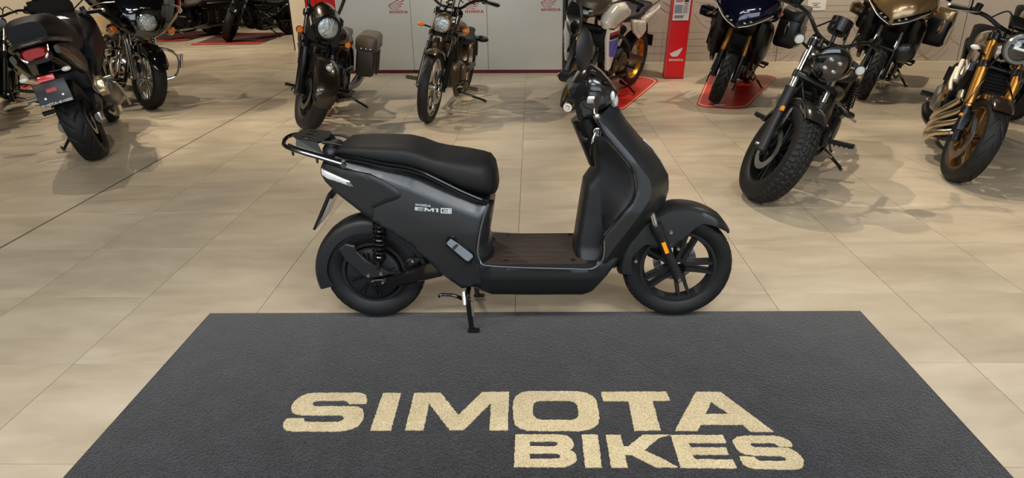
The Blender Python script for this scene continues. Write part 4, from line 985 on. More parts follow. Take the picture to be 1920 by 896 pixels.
class Bike:
    def __init__(s, name, label, L, Rf, Rr, rake, trail, pos, head, lean, steer, group=None, z=0.):
        s.L, s.Rf, s.Rr = L, Rf, Rr; r = math.radians(rake); s.trail = trail
        s.u = V((-math.sin(r), 0, math.cos(r))); s.n = V((math.cos(r), 0, math.sin(r))); s.A = V((L, 0, Rf)); s.G = V((L+trail, 0, 0))
        Rw = Matrix.Rotation(math.radians(head), 3, 'Z') @ Matrix.Rotation(-math.radians(lean), 3, 'X')
        org = V((pos[0], pos[1], z))-Rw @ V((L, 0, 0))
        s.t = thing(name, label, 'motorcycle', org, group); s.t.rotation_euler = Rw.to_euler()
        s.St = Matrix.Translation(s.G) @ Matrix.Rotation(math.radians(steer), 4, s.u) @ Matrix.Translation(-s.G)
        s.lean = math.radians(lean)
    def F(s, t, n=0., y=0.): return s.A+s.u*t+s.n*n+V((0, y, 0))
    def mb(s, st=False): return MB(s.St if st else None)
    def p(s, mb, name, m_, par=None, sharp=35, label=None): return mb.build(name, m_, par or s.t, sharp, label)
    def ground(s, x, y):
        """local z of the floor under local (x, y)"""
        return y*math.tan(s.lean) if False else math.tan(s.lean)*y
    def wheel(s, front, w_, rimR, kind, n, m_rim, tread='road', discs=(), rd=.15, seg=96, m_disc=None, sw=.02, depth=.005, hubr=.04, N=None):
        R = s.Rf if front else s.Rr; c = V((s.L if front else 0, 0, R)); st = front; T = Matrix.Translation(c)
        mb = s.mb(st); ww = w_*.36
        prof = [(rimR+.004, -ww), (rimR-.012, -ww), (rimR-.016, -ww*.7), (rimR-.026, -ww*.25), (rimR-.026, ww*.25), (rimR-.016, ww*.7), (rimR-.012, ww), (rimR+.004, ww), (rimR-.006, ww*.8), (rimR-.012, 0), (rimR-.006, -ww*.8)]
        mb.lathe(prof, T, 48, True)
        mb.lathe([(.012, -.07), (hubr, -.06), (hubr, -.03), (hubr*.8, 0), (hubr, .03), (hubr, .06), (.012, .07)], T, 20)
        wl_ = s.p(mb, 'front_wheel' if front else 'rear_wheel', m_rim)
        t = tyre(R, w_, rimR, T, tread, seg, depth, N)
        if st: t.v = [tuple(s.St @ V(q)) for q in t.v]
        s.p(t, 'tire', m_tyre, wl_)
        ri = rimR-.02
        if kind == 'wire':
            for k in range(n):
                a = 2*PI*k/n; a2 = a+(.35 if k % 2 else -.35); y = .028 if (k//2) % 2 else -.028
                s.p(s.mb(st).cyl(c+V((hubr*math.cos(a), y, hubr*math.sin(a))), c+V((ri*math.cos(a2), 0, ri*math.sin(a2))), .0028, .0028, 5), 'spoke', m_steel, wl_)
        else:
            for k in range(n):
                a = 2*PI*(k+.25)/n
                for off in ((-1, 1) if kind == 'twin' else (0,)):
                    d = V((math.cos(a), 0, math.sin(a))); nr = V((-math.sin(a), 0, math.cos(a))); rg = []
                    for t_, o_, wd, y in ((hubr*.8, .012, sw*1.25, .028), (ri*.55, .016, sw*.8, .02), (ri+.004, .03, sw*.7, .022)):
                        q = c+d*t_+nr*o_*off
                        rg.append([q+nr*wd*.5*e+V((0, yy, 0)) for e, yy in ((-1, -y*.8), (-.5, -y), (.5, -y), (1, -y*.8), (1, y*.8), (.5, y), (-.5, y), (-1, y*.8))])
                    s.p(s.mb(st).rings(rg), 'spoke', m_rim, wl_, 40)
        for sd in discs:
            mb = s.mb(st); mb.lathe([(rd*.68, sd*.072-.003), (rd, sd*.072-.003), (rd, sd*.072+.003), (rd*.68, sd*.072+.003)], T, 40, True)
            dk = s.p(mb, 'brake_disc', m_disc or m_steel, wl_)
            for k in range(5):
                a = 2*PI*k/5+.3; d = V((math.cos(a), 0, math.sin(a)))
                s.p(s.mb(st).cyl(c+d*hubr*.9+V((0, sd*.062, 0)), c+d*rd*.72+V((0, sd*.07, 0)), .009, .007, 6), 'disc_arm', m_rim, wl_)
            q = c+V((-.5, 0, .62)).normalized()*rd*.86+V((0, sd*.075, 0))
            if not front: q = c+V((.25, 0, .8)).normalized()*rd*.86+V((0, sd*.075, 0))
            s.p(s.mb(st).box(q, (.06, .05, .11), rotm('Y', -30), .012), 'brake_caliper', m_eng)
        return wl_
    def fork(s, top, split, spread, rl, ru, ml, mu, inverted=False, t0=-.03, clamp=(.5, None), m_clamp=None, clamps=True):
        for sd in (-1, 1):
            y = sd*spread; a, b, c = s.F(t0, 0, y), s.F(split, 0, y), s.F(top, 0, y)
            mb = s.mb(True); mb.tube([a, a.lerp(b, .12), a.lerp(b, .2), b-s.u*.012, b], [rl*1.15, rl*1.1, rl, rl, rl*1.12], 16)
            lg = s.p(mb, 'fork_leg', ml)
            s.p(s.mb(True).cyl(b-s.u*.01, c, ru, ru, 16), 'fork_tube', mu, lg)
            s.p(s.mb(True).cyl(c-s.u*.005, c+s.u*.014, ru*1.15, ru*.9, 14), 'fork_cap', m_blk, lg)
            s.p(s.mb(True).cyl(s.F(0, 0, y-sd*.0), s.F(0, 0, y+sd*(rl+.018)), .014, .011, 10), 'axle_nut', m_steel, lg)
        if clamps:
            for t in (clamp[0], clamp[1] or top-.02):
                mb = s.mb(True); R_ = rotm('Y', -math.degrees(math.atan2(-s.u.x, s.u.z)))
                mb.box(s.F(t, -.012, 0), (.06, spread*2+.02, .03), R_, .01)
                for sd in (-1, 1): mb.cyl(s.F(t-.022, 0, sd*spread), s.F(t+.022, 0, sd*spread), ru*1.45, ru*1.45, 14)
                s.p(mb, 'triple_clamp', m_clamp or m_satin)
    def fender(s, front, a0, a1, ro, hw, skirt, m_, n=30, name=None):
        c = V((s.L if front else 0, 0, s.Rf if front else s.Rr)); mb = s.mb(front)
        return s.p(arch(mb, c, a0, a1, ro, hw, skirt, n), name or ('front_fender' if front else 'rear_fender'), m_, None, 40)
    def lamp(s, c, d, r, depth, m_shell, m_lens_, st=True, ring=None, name='headlight'):
        M_ = axis_m(c, d)
        prof = [(0, -depth), (r*.45, -depth*.95), (r*.8, -depth*.7), (r*.98, -depth*.3), (r*1.04, 0), (r*1.04, .012), (r*.96, .014)]
        h = s.p(s.mb(st).lathe(prof, M_, 32), name, m_shell)
        s.p(s.mb(st).lathe([(r*.97, .008), (r*.8, .018), (r*.4, .026), (.0, .028)], M_, 32), 'lens', m_lens_, h)
        if ring: s.p(s.mb(st).lathe([(r*.93, .010), (r*.97, .020), (r*1.05, .018), (r*1.07, .004)], M_, 32), 'bezel', ring, h)
        return h
    def signal(s, c, base, r, m_, st=True, kind='round', d=(1, 0, 0), shell=None):
        sg = s.p(s.mb(st).tube([base, c], [.008, .009], 8), 'turn_signal', shell or m_satin)
        if kind == 'round':
            M_ = axis_m(c, d)
            s.p(s.mb(st).lathe([(0, -.03), (r*.7, -.024), (r, -.006), (r*1.02, .004), (r*.9, .008)], M_, 20), 'housing', shell or m_satin, sg)
            s.p(s.mb(st).lathe([(r*.93, .004), (r*.7, .012), (0, .016)], M_, 20), 'lens', m_, sg)
        else:
            s.p(s.mb(st).ell(c, (r*.7, r*1.35, r*.75)), 'lens', m_, sg)
        return sg
    def bars(s, half, r=.0125, m_=None, grip=.13, lever=True, m_grip=None, st=True, m_lever=None):
        """half = points of the left half from the clamp outwards"""
        mm = lambda q, sd: V((q[0], q[1]*sd, q[2]))
        full = [mm(q, -1) for q in half[::-1]]+[mm(q, 1) for q in half[(1 if abs(half[0][1]) < 1e-6 else 0):]]
        hb = s.p(s.mb(st).tube(full, r, 10, 4), 'handlebar', m_ or m_satin)
        for sd in (-1, 1):
            e = mm(half[-1], sd); d = (e-mm(half[-2], sd)).normalized()
            g = s.mb(st).cyl(e-d*grip, e, .018, .0175, 14)
            for k in range(5): g.cyl(e-d*(.02+.022*k), e-d*(.027+.022*k), .0195, .0195, 14)
            s.p(g, 'grip', m_grip or m_blk, hb)
            s.p(s.mb(st).cyl(e, e+d*.014, .018, .015, 12), 'bar_end', m_steel, hb)
            s.p(s.mb(st).box(e-d*(grip+.03), (.04, .05, .045), None, .008), 'switch_block', m_blk, hb)
            s.p(s.mb(st).cyl(e-d*(grip+.03)+V((.02, 0, .0)), e-d*(grip+.03)+V((.035, 0, .05)), .022, .024, 12), 'fluid_reservoir', m_blk, hb)
            if lever:
                q = e-d*(grip+.05)+V((.03, 0, .0)); s.p(s.mb(st).tube([q, q+d*.05+V((.03, 0, -.005)), q+d*.13+V((.03, 0, -.012)), q+d*.19+V((.022, 0, -.016))], [.009, .008, .006, .007], 8, 3, flat=.6), 'lever', m_lever or m_blk, hb)
        return hb
    def mirror(s, base, c, nrm, m_, rx=.07, ry=.05, st=True):
        stem = s.p(s.mb(st).tube([base, V(base).lerp(V(c), .5)+V((.02, 0, .0)), c], .006, 8, 4), 'mirror_stem', m_blk)
        n_ = V(nrm).normalized(); uu = V((0, 0, 1)).cross(n_).normalized(); vv = n_.cross(uu); rg = []
        for k, dd in ((1, 0), (1.02, -.008), (.85, -.022), (.45, -.032), (.05, -.035)):
            rg.append([V(c)+uu*rx*k*math.cos(2*PI*j/24)+vv*ry*k*math.sin(2*PI*j/24)+n_*dd for j in range(24)])
        mo = s.p(s.mb(st).rings(rg), 'mirror', m_)
        s.p(s.mb(st).add([V(c)+uu*rx*.94*math.cos(2*PI*j/24)+vv*ry*.94*math.sin(2*PI*j/24)+n_*.001 for j in range(24)], [tuple(range(24))]), 'mirror_glass', m_mirror, mo)
    def finned(s, p0, p1, r, m_, name='cylinder', n=8, par=None, sq=1.0):
        p0, p1 = V(p0), V(p1); L_ = (p1-p0).length; prof = [(0, 0)]
        for k in range(n):
            a, b = L_*k/n, L_*(k+.55)/n; prof += [(r, a), (r, b), (r*.84, b+.001), (r*.84, L_*(k+1)/n-.001)]
        prof += [(0, L_)]
        return s.p(s.mb().lathe(prof, axis_m(p0, p1-p0), 24), name, m_, par, 30)
    def vtwin(s, x, z, m_case, m_cyl, m_head, wd=.13, h=.36, ang=26):
        e = s.p(s.mb().hull([(x-.24, z-.02, wd*.7, .09, .09, 3), (x-.2, z, wd, .12, .12, 3), (x, z, wd*1.05, .15, .14, 3), (x+.18, z-.01, wd, .13, .12, 3), (x+.24, z-.02, wd*.7, .09, .09, 3)], 24), 'engine', m_case)
        for sd in (-1, 1):
            s.p(s.mb().lathe([(0, 0), (.11, 0), (.115, .015), (.10, .035), (.05, .045), (0, .047)], axis_m((x-.02, sd*wd*.98, z), (0, sd, 0)), 28), 'engine_cover', m_head, e)
            a = math.radians(ang*sd); d = V((math.sin(a), 0, math.cos(a))); b = V((x, 0, z+.10))
            s.finned(b+d*.02, b+d*(h-.10), .085, m_cyl, 'cylinder', 8, e)
            s.p(s.mb().box(b+d*(h-.05), (.15, .17, .10), rotm('Y', math.degrees(a)), .025), 'cylinder_head', m_head, e)
            for k in (-1, 1): s.p(s.mb().cyl(b+d*.0+V((k*.03, -wd*.75, 0)), b+d*(h-.06)+V((k*.02, -.075, 0)), .011, .011, 8), 'pushrod_tube', m_head, e)
        return e
    def peg(s, x, z, sd, y0, y1, m_=None, m_rub=None, dz=0.):
        g = s.p(s.mb().cyl((x, sd*y0, z), (x, sd*(y0+.05), z+dz*.3), .011, .011, 8), 'footpeg', m_ or m_blk)
        q = s.mb().cyl((x, sd*(y0+.04), z+dz*.2), (x, sd*y1, z+dz), .017, .019, 10)
        for k in range(4): t = k/4; q.cyl((x, sd*(y0+.06+(y1-y0-.06)*t), z+dz*t), (x, sd*(y0+.072+(y1-y0-.06)*t), z+dz*t), .021, .021, 10)
        s.p(q, 'peg_rubber', m_rub or m_blk, g)
    def stand(s, top, fx, fy, m_=None):
        f = V((fx, fy, math.tan(s.lean)*fy+.012)); top = V(top)
        st_ = s.p(s.mb().tube([top, top.lerp(f, .5), f], [.014, .013, .011], 10), 'side_stand', m_ or m_blk)
        s.p(s.mb().tube([f+V((-.03, -.005, 0)), f+V((.02, .01, -.002)), f+V((.07, .03, .012))], [.010, .012, .007], 8, 3, flat=.6), 'stand_foot', m_ or m_blk, st_)
        s.p(s.mb().tube([top+V((.03, .01, -.01)), top.lerp(f, .45)+V((.02, .012, 0))], .007, 8), 'spring', m_steel, st_)
    def pipe(s, pts, r, m_, name='exhaust_pipe', k=5, par=None, n=14): return s.p(s.mb().tube(pts, r, n, k), name, m_, par)
    def shocks(s, x0, z0, x1, z1, y, m_body, m_spring):
        for sd in (-1, 1):
            a, b = V((x0, sd*y, z0)), V((x1, sd*y, z1)); sh = s.p(s.mb().cyl(a, b, .012, .012, 10), 'shock_absorber', m_body)
            pts = []; d = b-a; X = axis_m(a, d)
            for i in range(91): t = i/90; pts.append(X @ V((.026*math.cos(t*2*PI*9), d.length*(.12+.68*t), .026*math.sin(t*2*PI*9))))
            s.p(s.mb().tube(pts, .0055, 6), 'spring', m_spring, sh)
    def swingarm(s, px, pz, y, m_, w_=.022):
        for sd in (-1, 1):
            s.p(s.mb().tube([(-.04, sd*y, s.Rr), (px*.5, sd*y*.95, s.Rr*.5+pz*.5+.005), (px, sd*y*.85, pz)], [w_, w_*1.1, w_*1.3], 10, 3, flat=1.5), 'swingarm', m_)
    def radiator(s, x, z, w_, h, tilt=12, m_core=None):
        R_ = rotm('Y', tilt); o = s.p(s.mb().box((x, 0, z), (.03, w_, h), R_, .004), 'radiator', m_core or m_mesh)
        for sd in (-1, 1): s.p(s.mb().box((x, sd*(w_/2+.012), z), (.045, .03, h*1.02), R_, .008), 'radiator_tank', m_satin, o)
        nn = max(6, int(h/.022))
        for k in range(nn):
            q = V((.017, 0, -h/2+h*(k+.5)/nn)); q.rotate(R_); s.p(s.mb().box(V((x, 0, z))+q, (.004, w_*.98, .006), R_), 'radiator_fin', m_satin, o)
        return o
    def frame(s, m_, tubes, r=.017):
        for pts in tubes:
            for sd in ((-1, 1) if any(abs(q[1]) > 1e-6 for q in pts) else (1,)):
                s.p(s.mb().tube([(q[0], q[1]*sd, q[2]) for q in pts], r, 10, 4), 'frame_tube', m_)
    def engine4(s, x, z, m_case, m_head, w_=.19):
        e = s.p(s.mb().hull([(x-.24, z-.02, w_*.8, .12, .11, 3.5), (x-.18, z, w_, .15, .13, 3.5), (x+.05, z-.03, w_*1.05, .12, .13, 3.5), (x+.16, z-.04, w_*.9, .10, .10, 3.5)], 24), 'engine', m_case)
        for sd in (-1, 1):
            s.p(s.mb().lathe([(0, 0), (.10, 0), (.105, .015), (.085, .035), (0, .042)], axis_m((x-.12, sd*w_*.98, z), (0, sd, 0)), 24), 'clutch_cover', m_head, e)
            s.p(s.mb().lathe([(0, 0), (.065, 0), (.068, .015), (.05, .03), (0, .034)], axis_m((x+.06, sd*w_*.98, z-.02), (0, sd, 0)), 24), 'crank_cover', m_head, e)
        d = V((math.sin(math.radians(28)), 0, math.cos(math.radians(28)))); b = V((x+.06, 0, z+.07))
        R_ = rotm('Y', 28)
        s.p(s.mb().box(b+d*.06, (.15, w_*1.75, .16), R_, .012), 'cylinder_block', m_case, e); s.p(s.mb().box(b+d*.19, (.17, w_*1.85, .10), R_, .025), 'cylinder_head', m_head, e)
        return e

# ------------------------------------------------------------------ black bobber cruiser in front on the right
def bobber(label, pos, head, lean, steer, group=None, z=0., seg=260):
    b = Bike('bobber_motorcycle', label, 1.49, .335, .32, 28, .11, pos, head, lean, steer, group, z); F = b.F
    grey = mat('graphite_gloss', C(58, 56, 53), .22, .6, .5)
    b.wheel(True, .15, .222, 'twin', 8, m_satin, 'block', (-1,), .140, seg, None, .014, .006, .045, 50)
    b.wheel(False, .155, .215, 'twin', 8, m_satin, 'block', (-1,), .12, 110, None, .014, .006)
    b.fork(.74, .40, .115, .034, .0215, m_mk2, m_chrome, clamp=(.49, .70))
    # fork cross brace with rubber band ends
    R_ = rotm('Y', -28)
    b.p(b.mb(True).box(F(.485, .038, 0), (.018, .285, .034), R_, .007), 'fork_brace', m_satin)
    b.fender(True, 62, 172, .362, .078, lambda t: float(np.interp(t, [0, .15, .6, 1], [.015, .045, .07, .03])), grey)
    for sd in (-1, 1):
        b.p(b.mb(True).tube([F(.10, 0, sd*.105), F(.16, .06, sd*.092), F(.27, .07, sd*.08)], .011, 8, 3), 'fender_stay', m_satin)
    b.p(b.mb(True).box(F(.25, .035, -.125), (.045, .02, .032), R_, .006), 'reflector', m_refl)
    h = b.lamp(F(.60, .12, 0), (1, 0, -.05), .108, .11, m_satin, m_dglass, ring=mat('dark_chrome', C(90, 88, 84), .15, 1))
    hm = axis_m(F(.60, .12, 0), (1, 0, -.05))
    for ux, uz in ((-.031, .028), (.031, .028), (-.031, -.030), (.031, -.030)):
        b.p(b.mb(True).lathe([(.018, .018), (.015, .032), (.007, .037), (0, .039)], hm @ Matrix.Translation((ux, 0, uz)) @ Matrix.Diagonal((1, 1, .72, 1)), 14), 'led_projector', m_headlens, h)
    b.p(b.mb(True).box(F(.60, .06, 0), (.04, .23, .03), R_, .008), 'headlight_bracket', m_satin)
    for sd in (-1, 1): b.signal(F(.67, .045, sd*.225), F(.655, .0, sd*.115), .034, m_lens)
    # round meter on a stalk
    mt = axis_m(F(.87, -.0, .0), (-.35, 0, .94))
    b.p(b.mb(True).lathe([(0, -.06), (.05, -.055), (.066, -.04), (.068, .04), (.06, .044), (0, .04)], mt, 26), 'speedometer', m_satin)
    b.p(b.mb(True).tube([F(.76, -.01), F(.84, -.01)], .014, 8), 'meter_stalk', m_satin)
    top = F(.76, -.04)
    b.bars([(top.x, 0, top.z), (top.x-.01, .10, top.z+.02), (top.x-.04, .20, top.z+.085), (top.x-.12, .30, top.z+.10), (top.x-.22, .41, top.z+.075)], .0125, m_satin, .13)
    for sd in (-1, 1): b.p(b.mb(True).cyl(F(.70, -.04, sd*.05), (top.x, sd*.05, top.z), .018, .016, 10), 'bar_riser', m_satin)
    b.mirror((top.x-.12, .30, top.z+.10), (top.x-.02, .46, top.z+.15), (-1, 0, .1), m_satin, .065, .06)
    b.mirror((top.x-.12, -.30, top.z+.10), (top.x-.10, -.42, top.z+.26), (-1, 0, .1), m_satin, .055, .05)
    for y in (-.03, .02, .05):
        b.p(b.mb(True).tube([(top.x-.03, y*4, top.z+.05), F(.86, .05, y*2.2), F(.70, .08, y*1.6), F(.50, .02, y*2)], .0055, 7, 5), 'cable', m_blk)
    b.p(b.mb(True).tube([F(.5, .01, -.08), F(.40, .05, -.06), F(.30, .05, .03), F(.38, .02, .10)], .006, 7, 5), 'brake_hose', m_blk)
    # tank, seat, rear
    b.p(b.mb().hull([(1.10, .83, .04, .04, .05), (1.07, .83, .09, .07, .07), (.98, .835, .145, .10, .11, 2.6), (.84, .825, .168, .105, .105, 2.6), (.70, .79, .15, .085, .08, 2.5), (.60, .755, .075, .05, .04)], 28), 'fuel_tank', mat('black_tank_paint', C(52, 48, 42), .24, .6, .6))
    b.p(b.mb().lathe([(0, .012), (.03, .012), (.034, 0)], axis_m((.90, 0, .938), (-.1, 0, 1)), 18), 'fuel_cap', m_satin)
    b.p(b.mb().hull([(.66, .72, .09, .03, .03, 3), (.55, .70, .13, .035, .04, 3), (.36, .68, .15, .045, .04, 3), (.22, .70, .14, .06, .04, 3), (.16, .72, .11, .05, .03, 3)], 24), 'seat', m_vinyl)
    b.fender(False, 30, 165, .35, .09, .05, mat('black_tank_paint', C(34, 33, 32)))
    b.lamp(V((-.30, 0, .55)), (-1, 0, .1), .045, .03, m_satin, m_redlens, False, None, 'tail_light')
    # frame, engine, radiator
    b.frame(m_satin, [[(1.12, 0, .86), (1.0, 0, .80), (.62, 0, .68), (.3, 0, .62)], [(1.14, .03, .72), (1.10, .10, .52), (1.02, .14, .28), (.85, .15, .20), (.5, .15, .22), (.36, .13, .38)], [(1.05, .05, .74), (.8, .13, .60), (.45, .15, .50), (.2, .13, .62), (-.05, .11, .60)]])
    b.engine4(.78, .36, m_eng, m_eng, .17)
    b.radiator(1.08, .52, .20, .30, 16)
    b.p(b.mb().box((1.03, .0, .32), (.06, .16, .10), rotm('Y', 10), .015), 'oil_cooler', m_satin)
    for y in (-.06, .06): b.pipe([(1.0, y, .50), (1.07, y*1.1, .40), (1.02, y*1.3, .24), (.85, -.10, .19), (.6, -.16, .22)], .021, m_satin)
    b.pipe([(.62, -.17, .24), (.40, -.20, .30), (.0, -.23, .36), (-.25, -.24, .38)], [.028, .05, .055, .05], m_satin, 'muffler')
    b.p(b.mb().box((1.04, .125, .56), (.03, .05, .22), rotm('Y', 14), .012), 'side_cover', m_satin); b.p(b.mb().box((1.04, -.125, .56), (.03, .05, .22), rotm('Y', 14), .012), 'side_cover', m_satin)
    b.p(b.mb().hull([(.98, .66, .16, .06, .05, 3), (.85, .64, .175, .075, .06, 3), (.70, .62, .165, .06, .05, 3)], 20), 'airbox_cover', m_satin)
    b.p(b.mb().tube([(.95, .20, .60), (.95, .26, .57), (.88, .28, .55)], .022, 10, 3), 'horn', m_blk)
    b.p(b.mb().tube([(.80, .18, .55), (.82, .27, .52), (.80, .31, .50)], .008, 8, 3), 'gear_lever', m_alu)
    for sd in (-1, 1): b.peg(.74, .30, sd, .17, .36, dz=.02)
    b.p(b.mb().tube([(.74, .2, .29), (.86, .24, .28), (.92, .27, .29)], .008, 8, 3), 'shift_lever', m_steel)
    b.swingarm(.42, .34, .115, m_satin); b.shocks(-.02, .36, .10, .64, .135, m_blk, m_blk)
    b.stand((.66, .16, .22), .50, .30)
    return b
bobber('black bobber motorcycle with round headlamp and knobbly front tyre beside the scooter', (1.467, 4.37), -124, 12.7, 35)

# ------------------------------------------------------------------ roadster with gold fork at the right edge
def roadster(label, pos, head, lean, steer, m_tank, m_rim, group=None):
    b = Bike('naked_motorcycle', label, 1.455, .30, .31, 25, .10, pos, head, lean, steer, group); F = b.F
    b.wheel(True, .125, .222, 'twin', 5, m_rim, 'road', (-1, 1), .155, 280, None, .015, .004, .05, 24)
    b.wheel(False, .185, .222, 'twin', 5, m_rim, 'road', (-1,), .12, 110, None, .016, .006, .05)
    b.fork(.72, .22, .112, .030, .027, m_blk, m_gold, clamp=(.50, .69), t0=-.04)
    for sd in (-1, 1):
        b.p(b.mb(True).cyl(F(.20, 0, sd*.112), F(.50, 0, sd*.112), .032, .032, 18), 'fork_outer', m_gold)
        b.p(b.mb(True).hull([(0, 0, .02, .03, .03)], 8) if False else b.mb(True).box(F(.10, .035, sd*.118), (.02, .045, .15), rotm('Y', -25), .008), 'fork_guard', m_mk)
    b.p(b.mb(True).box(F(.13, .03, -.142), (.03, .016, .02), rotm('Y', -25), .004), 'reflector', m_refl)
    b.fender(True, 52, 150, .322, .07, lambda t: float(np.interp(t, [0, .2, .6, 1], [.01, .04, .06, .03])), mat('dark_brown_gloss', C(44, 34, 28), .15, .2, .8))
    d = V((1, 0, -.06)); hc = F(.60, .16, 0)
    h = b.lamp(hc, d, .098, .10, m_satin, m_dglass)
    b.p(b.mb(True).lathe([(.070, .022), (.076, .032), (.092, .030), (.100, .016)], axis_m(hc, d), 40), 'ring_light', mat('ring_light', C(120, 124, 126), .25, .5), h)
    b.p(b.mb(True).box(hc+V((.028, 0, .0)), (.012, .10, .016), None, .004), 'led_bar', m_ledw, h)
    for k in (-1, 1): b.p(b.mb(True).lathe([(.03, .014), (.02, .032), (0, .036)], axis_m(hc, d) @ Matrix.Translation((k*.034, 0, .026)), 16), 'led_projector', m_headlens, h)
    top = F(.76, -.03)
    b.bars([(top.x, 0, top.z), (top.x-.01, .10, top.z+.02), (top.x-.03, .20, top.z+.06), (top.x-.10, .30, top.z+.065), (top.x-.16, .40, top.z+.055)], .014, m_satin, .13, m_lever=m_alu)
    for sd in (-1, 1): b.p(b.mb(True).cyl(F(.70, -.03, sd*.05), (top.x, sd*.05, top.z), .018, .016, 10), 'bar_riser', m_satin)
    b.p(b.mb(True).box(F(.80, .05, 0), (.03, .15, .09), rotm('Y', -40), .01), 'display', m_satin)
    b.mirror((top.x-.09, -.29, top.z+.07), (top.x-.06, -.36, top.z+.28), (-1, 0, .1), m_satin, .08, .045)
    b.mirror((top.x-.09, .29, top.z+.07), (top.x-.06, .36, top.z+.28), (-1, 0, .1), m_satin, .08, .045)
    for sd in (-1, 1): b.signal(F(.56, .09, sd*.235), F(.56, 0, sd*.12), .022, mat('white_lens', C(226, 222, 210), .3), kind='oval')
    for y in (-.05, .03, .06): b.p(b.mb(True).tube([(top.x-.02, y*3.6, top.z+.05), F(.84, .09, y*2.2), F(.66, .10, y), F(.45, .04, y*2)], .0055, 7, 5), 'cable', m_blk)
    for sd in (-1, 1): b.p(b.mb(True).tube([F(.46, .0, sd*.05), F(.30, .06, sd*.12), F(.16, .02, sd*.15), F(.05, -.05, sd*.10)], .005, 7, 5), 'brake_hose', m_blk)
    # tank with side shrouds
    b.p(b.mb().hull([(1.14, .84, .05, .05, .05), (1.10, .85, .11, .09, .07, 2.8), (1.0, .86, .155, .11, .08, 3), (.86, .85, .165, .11, .08, 3), (.72, .80, .12, .09, .06, 2.6), (.62, .76, .08, .05, .04)], 32), 'fuel_tank', m_tank)
    for sd in (-1, 1):
        mb = b.mb(); sec = [(1.20, .80, .012, .05, .04), (1.12, .79, .02, .085, .07), (1.0, .78, .022, .08, .09), (.9, .76, .012, .05, .05)]
        mb.hull(sec, 16, Matrix.Translation((0, sd*.155, 0))); b.p(mb, 'tank_shroud', m_tank)
        b.p(b.mb().slab([[(1.20, .70), (1.17, .80), (1.03, .79), (1.02, .60), (1.10, .52), (1.15, .58)]], lambda u, v, h_: (u, sd*h_, v), .135, .165), 'radiator_shroud', m_satin)
        b.p(b.mb().slab([[(1.185, .70), (1.155, .775), (1.06, .77), (1.055, .63), (1.10, .56), (1.14, .60)]], lambda u, v, h_: (u, sd*h_, v), .165, .172), 'shroud_panel', m_gk)
    b.p(b.mb().hull([(.70, .79, .08, .03, .04, 3), (.55, .78, .13, .03, .05, 3), (.36, .80, .14, .035, .05, 3), (.24, .85, .12, .04, .06, 3), (.05, .90, .10, .035, .05, 3), (-.08, .91, .06, .02, .03, 3)], 24), 'seat', m_vinyl)
    b.p(b.mb().hull([(.30, .76, .10, .05, .05, 3), (.1, .83, .095, .045, .05, 3), (-.14, .88, .06, .025, .03, 3)], 20), 'tail_unit', m_satin)
    b.lamp(V((-.16, 0, .87)), (-1, 0, 0), .035, .02, m_satin, m_redlens, False, None, 'tail_light')
    b.p(b.mb().tube([(-.05, 0, .82), (-.28, 0, .62), (-.33, 0, .48)], [.02, .018, .014], 8, 3), 'plate_carrier', m_satin); b.p(b.mb().box((-.345, 0, .46), (.008, .19, .13), rotm('Y', 12), .002), 'number_plate', m_blk)
    b.frame(m_satin, [[(1.16, 0, .84), (1.0, 0, .76), (.6, 0, .68), (.36, 0, .56)], [(1.12, .03, .78), (.95, .15, .66), (.6, .15, .58), (.40, .13, .40)], [(.5, .12, .66), (.1, .10, .80)]], .022)
    b.engine4(.80, .40, m_eng, m_alu, .20)
    b.radiator(1.12, .60, .25, .30, 14)
    for k, y in enumerate((-.135, -.048, .048, .135)):
        zz = .42-.062*k
        b.pipe([(.99, y, .63), (1.085, y*1.0, .585), (1.135, y*.9-.01, .50), (1.135, y*.35-.08, zz+.06), (1.05, -.175, zz-.03), (.92, -.195, zz-.10), (.76, -.185, max(.15, zz-.17))], .0235, mat('header_champagne', C(206, 192, 162), .28, .95), k=6)
    for k in range(3): b.p(b.mb().tube([(.90+.02*k, -.205, .46+.05*k), (.99+.02*k, -.212, .44+.06*k)], .018, 10), 'coolant_pipe', m_bronzerim)
    b.p(b.mb().tube([(.90, -.18, .72), (1.05, -.20, .64), (1.10, -.20, .60)], .016, 10, 3), 'water_hose', mat('pale_hose', C(214, 206, 186), .4)); b.p(b.mb().tube([(.86, -.19, .66), (1.02, -.21, .58), (1.08, -.20, .53)], .013, 10, 3), 'water_hose', MATS['pale_hose'])
    b.pipe([(.74, -.06, .16), (.55, -.12, .17), (.40, -.17, .20), (.24, -.19, .24)], [.04, .055, .055, .045], m_satin, 'muffler')
    for sd in (-1, 1): b.peg(.52, .38, sd, .17, .31, m_alu)
    b.p(b.mb().tube([(.52, -.2, .38), (.62, -.25, .36), (.70, -.27, .37)], .007, 8, 3), 'brake_pedal', m_alu)
    b.swingarm(.42, .42, .13, m_alu, .026)
    b.stand((.60, .14, .2), .46, .30)
    return b
roadster('roadster motorcycle with gold fork and round ring headlamp at the right edge', (2.933, 4.71), -114.5, 11.4, 11, mat('champagne_paint', C(150, 134, 110), .25, .7, .6), m_bronzerim, 'naked roadsters on the right')
roadster('roadster motorcycle with olive green tank, only its corner showing at the top right', (4.45, 6.55), -115, 10, 10, mat('olive_green_paint', C(116, 124, 44), .3, .3, .6), m_satin, 'naked roadsters on the right')

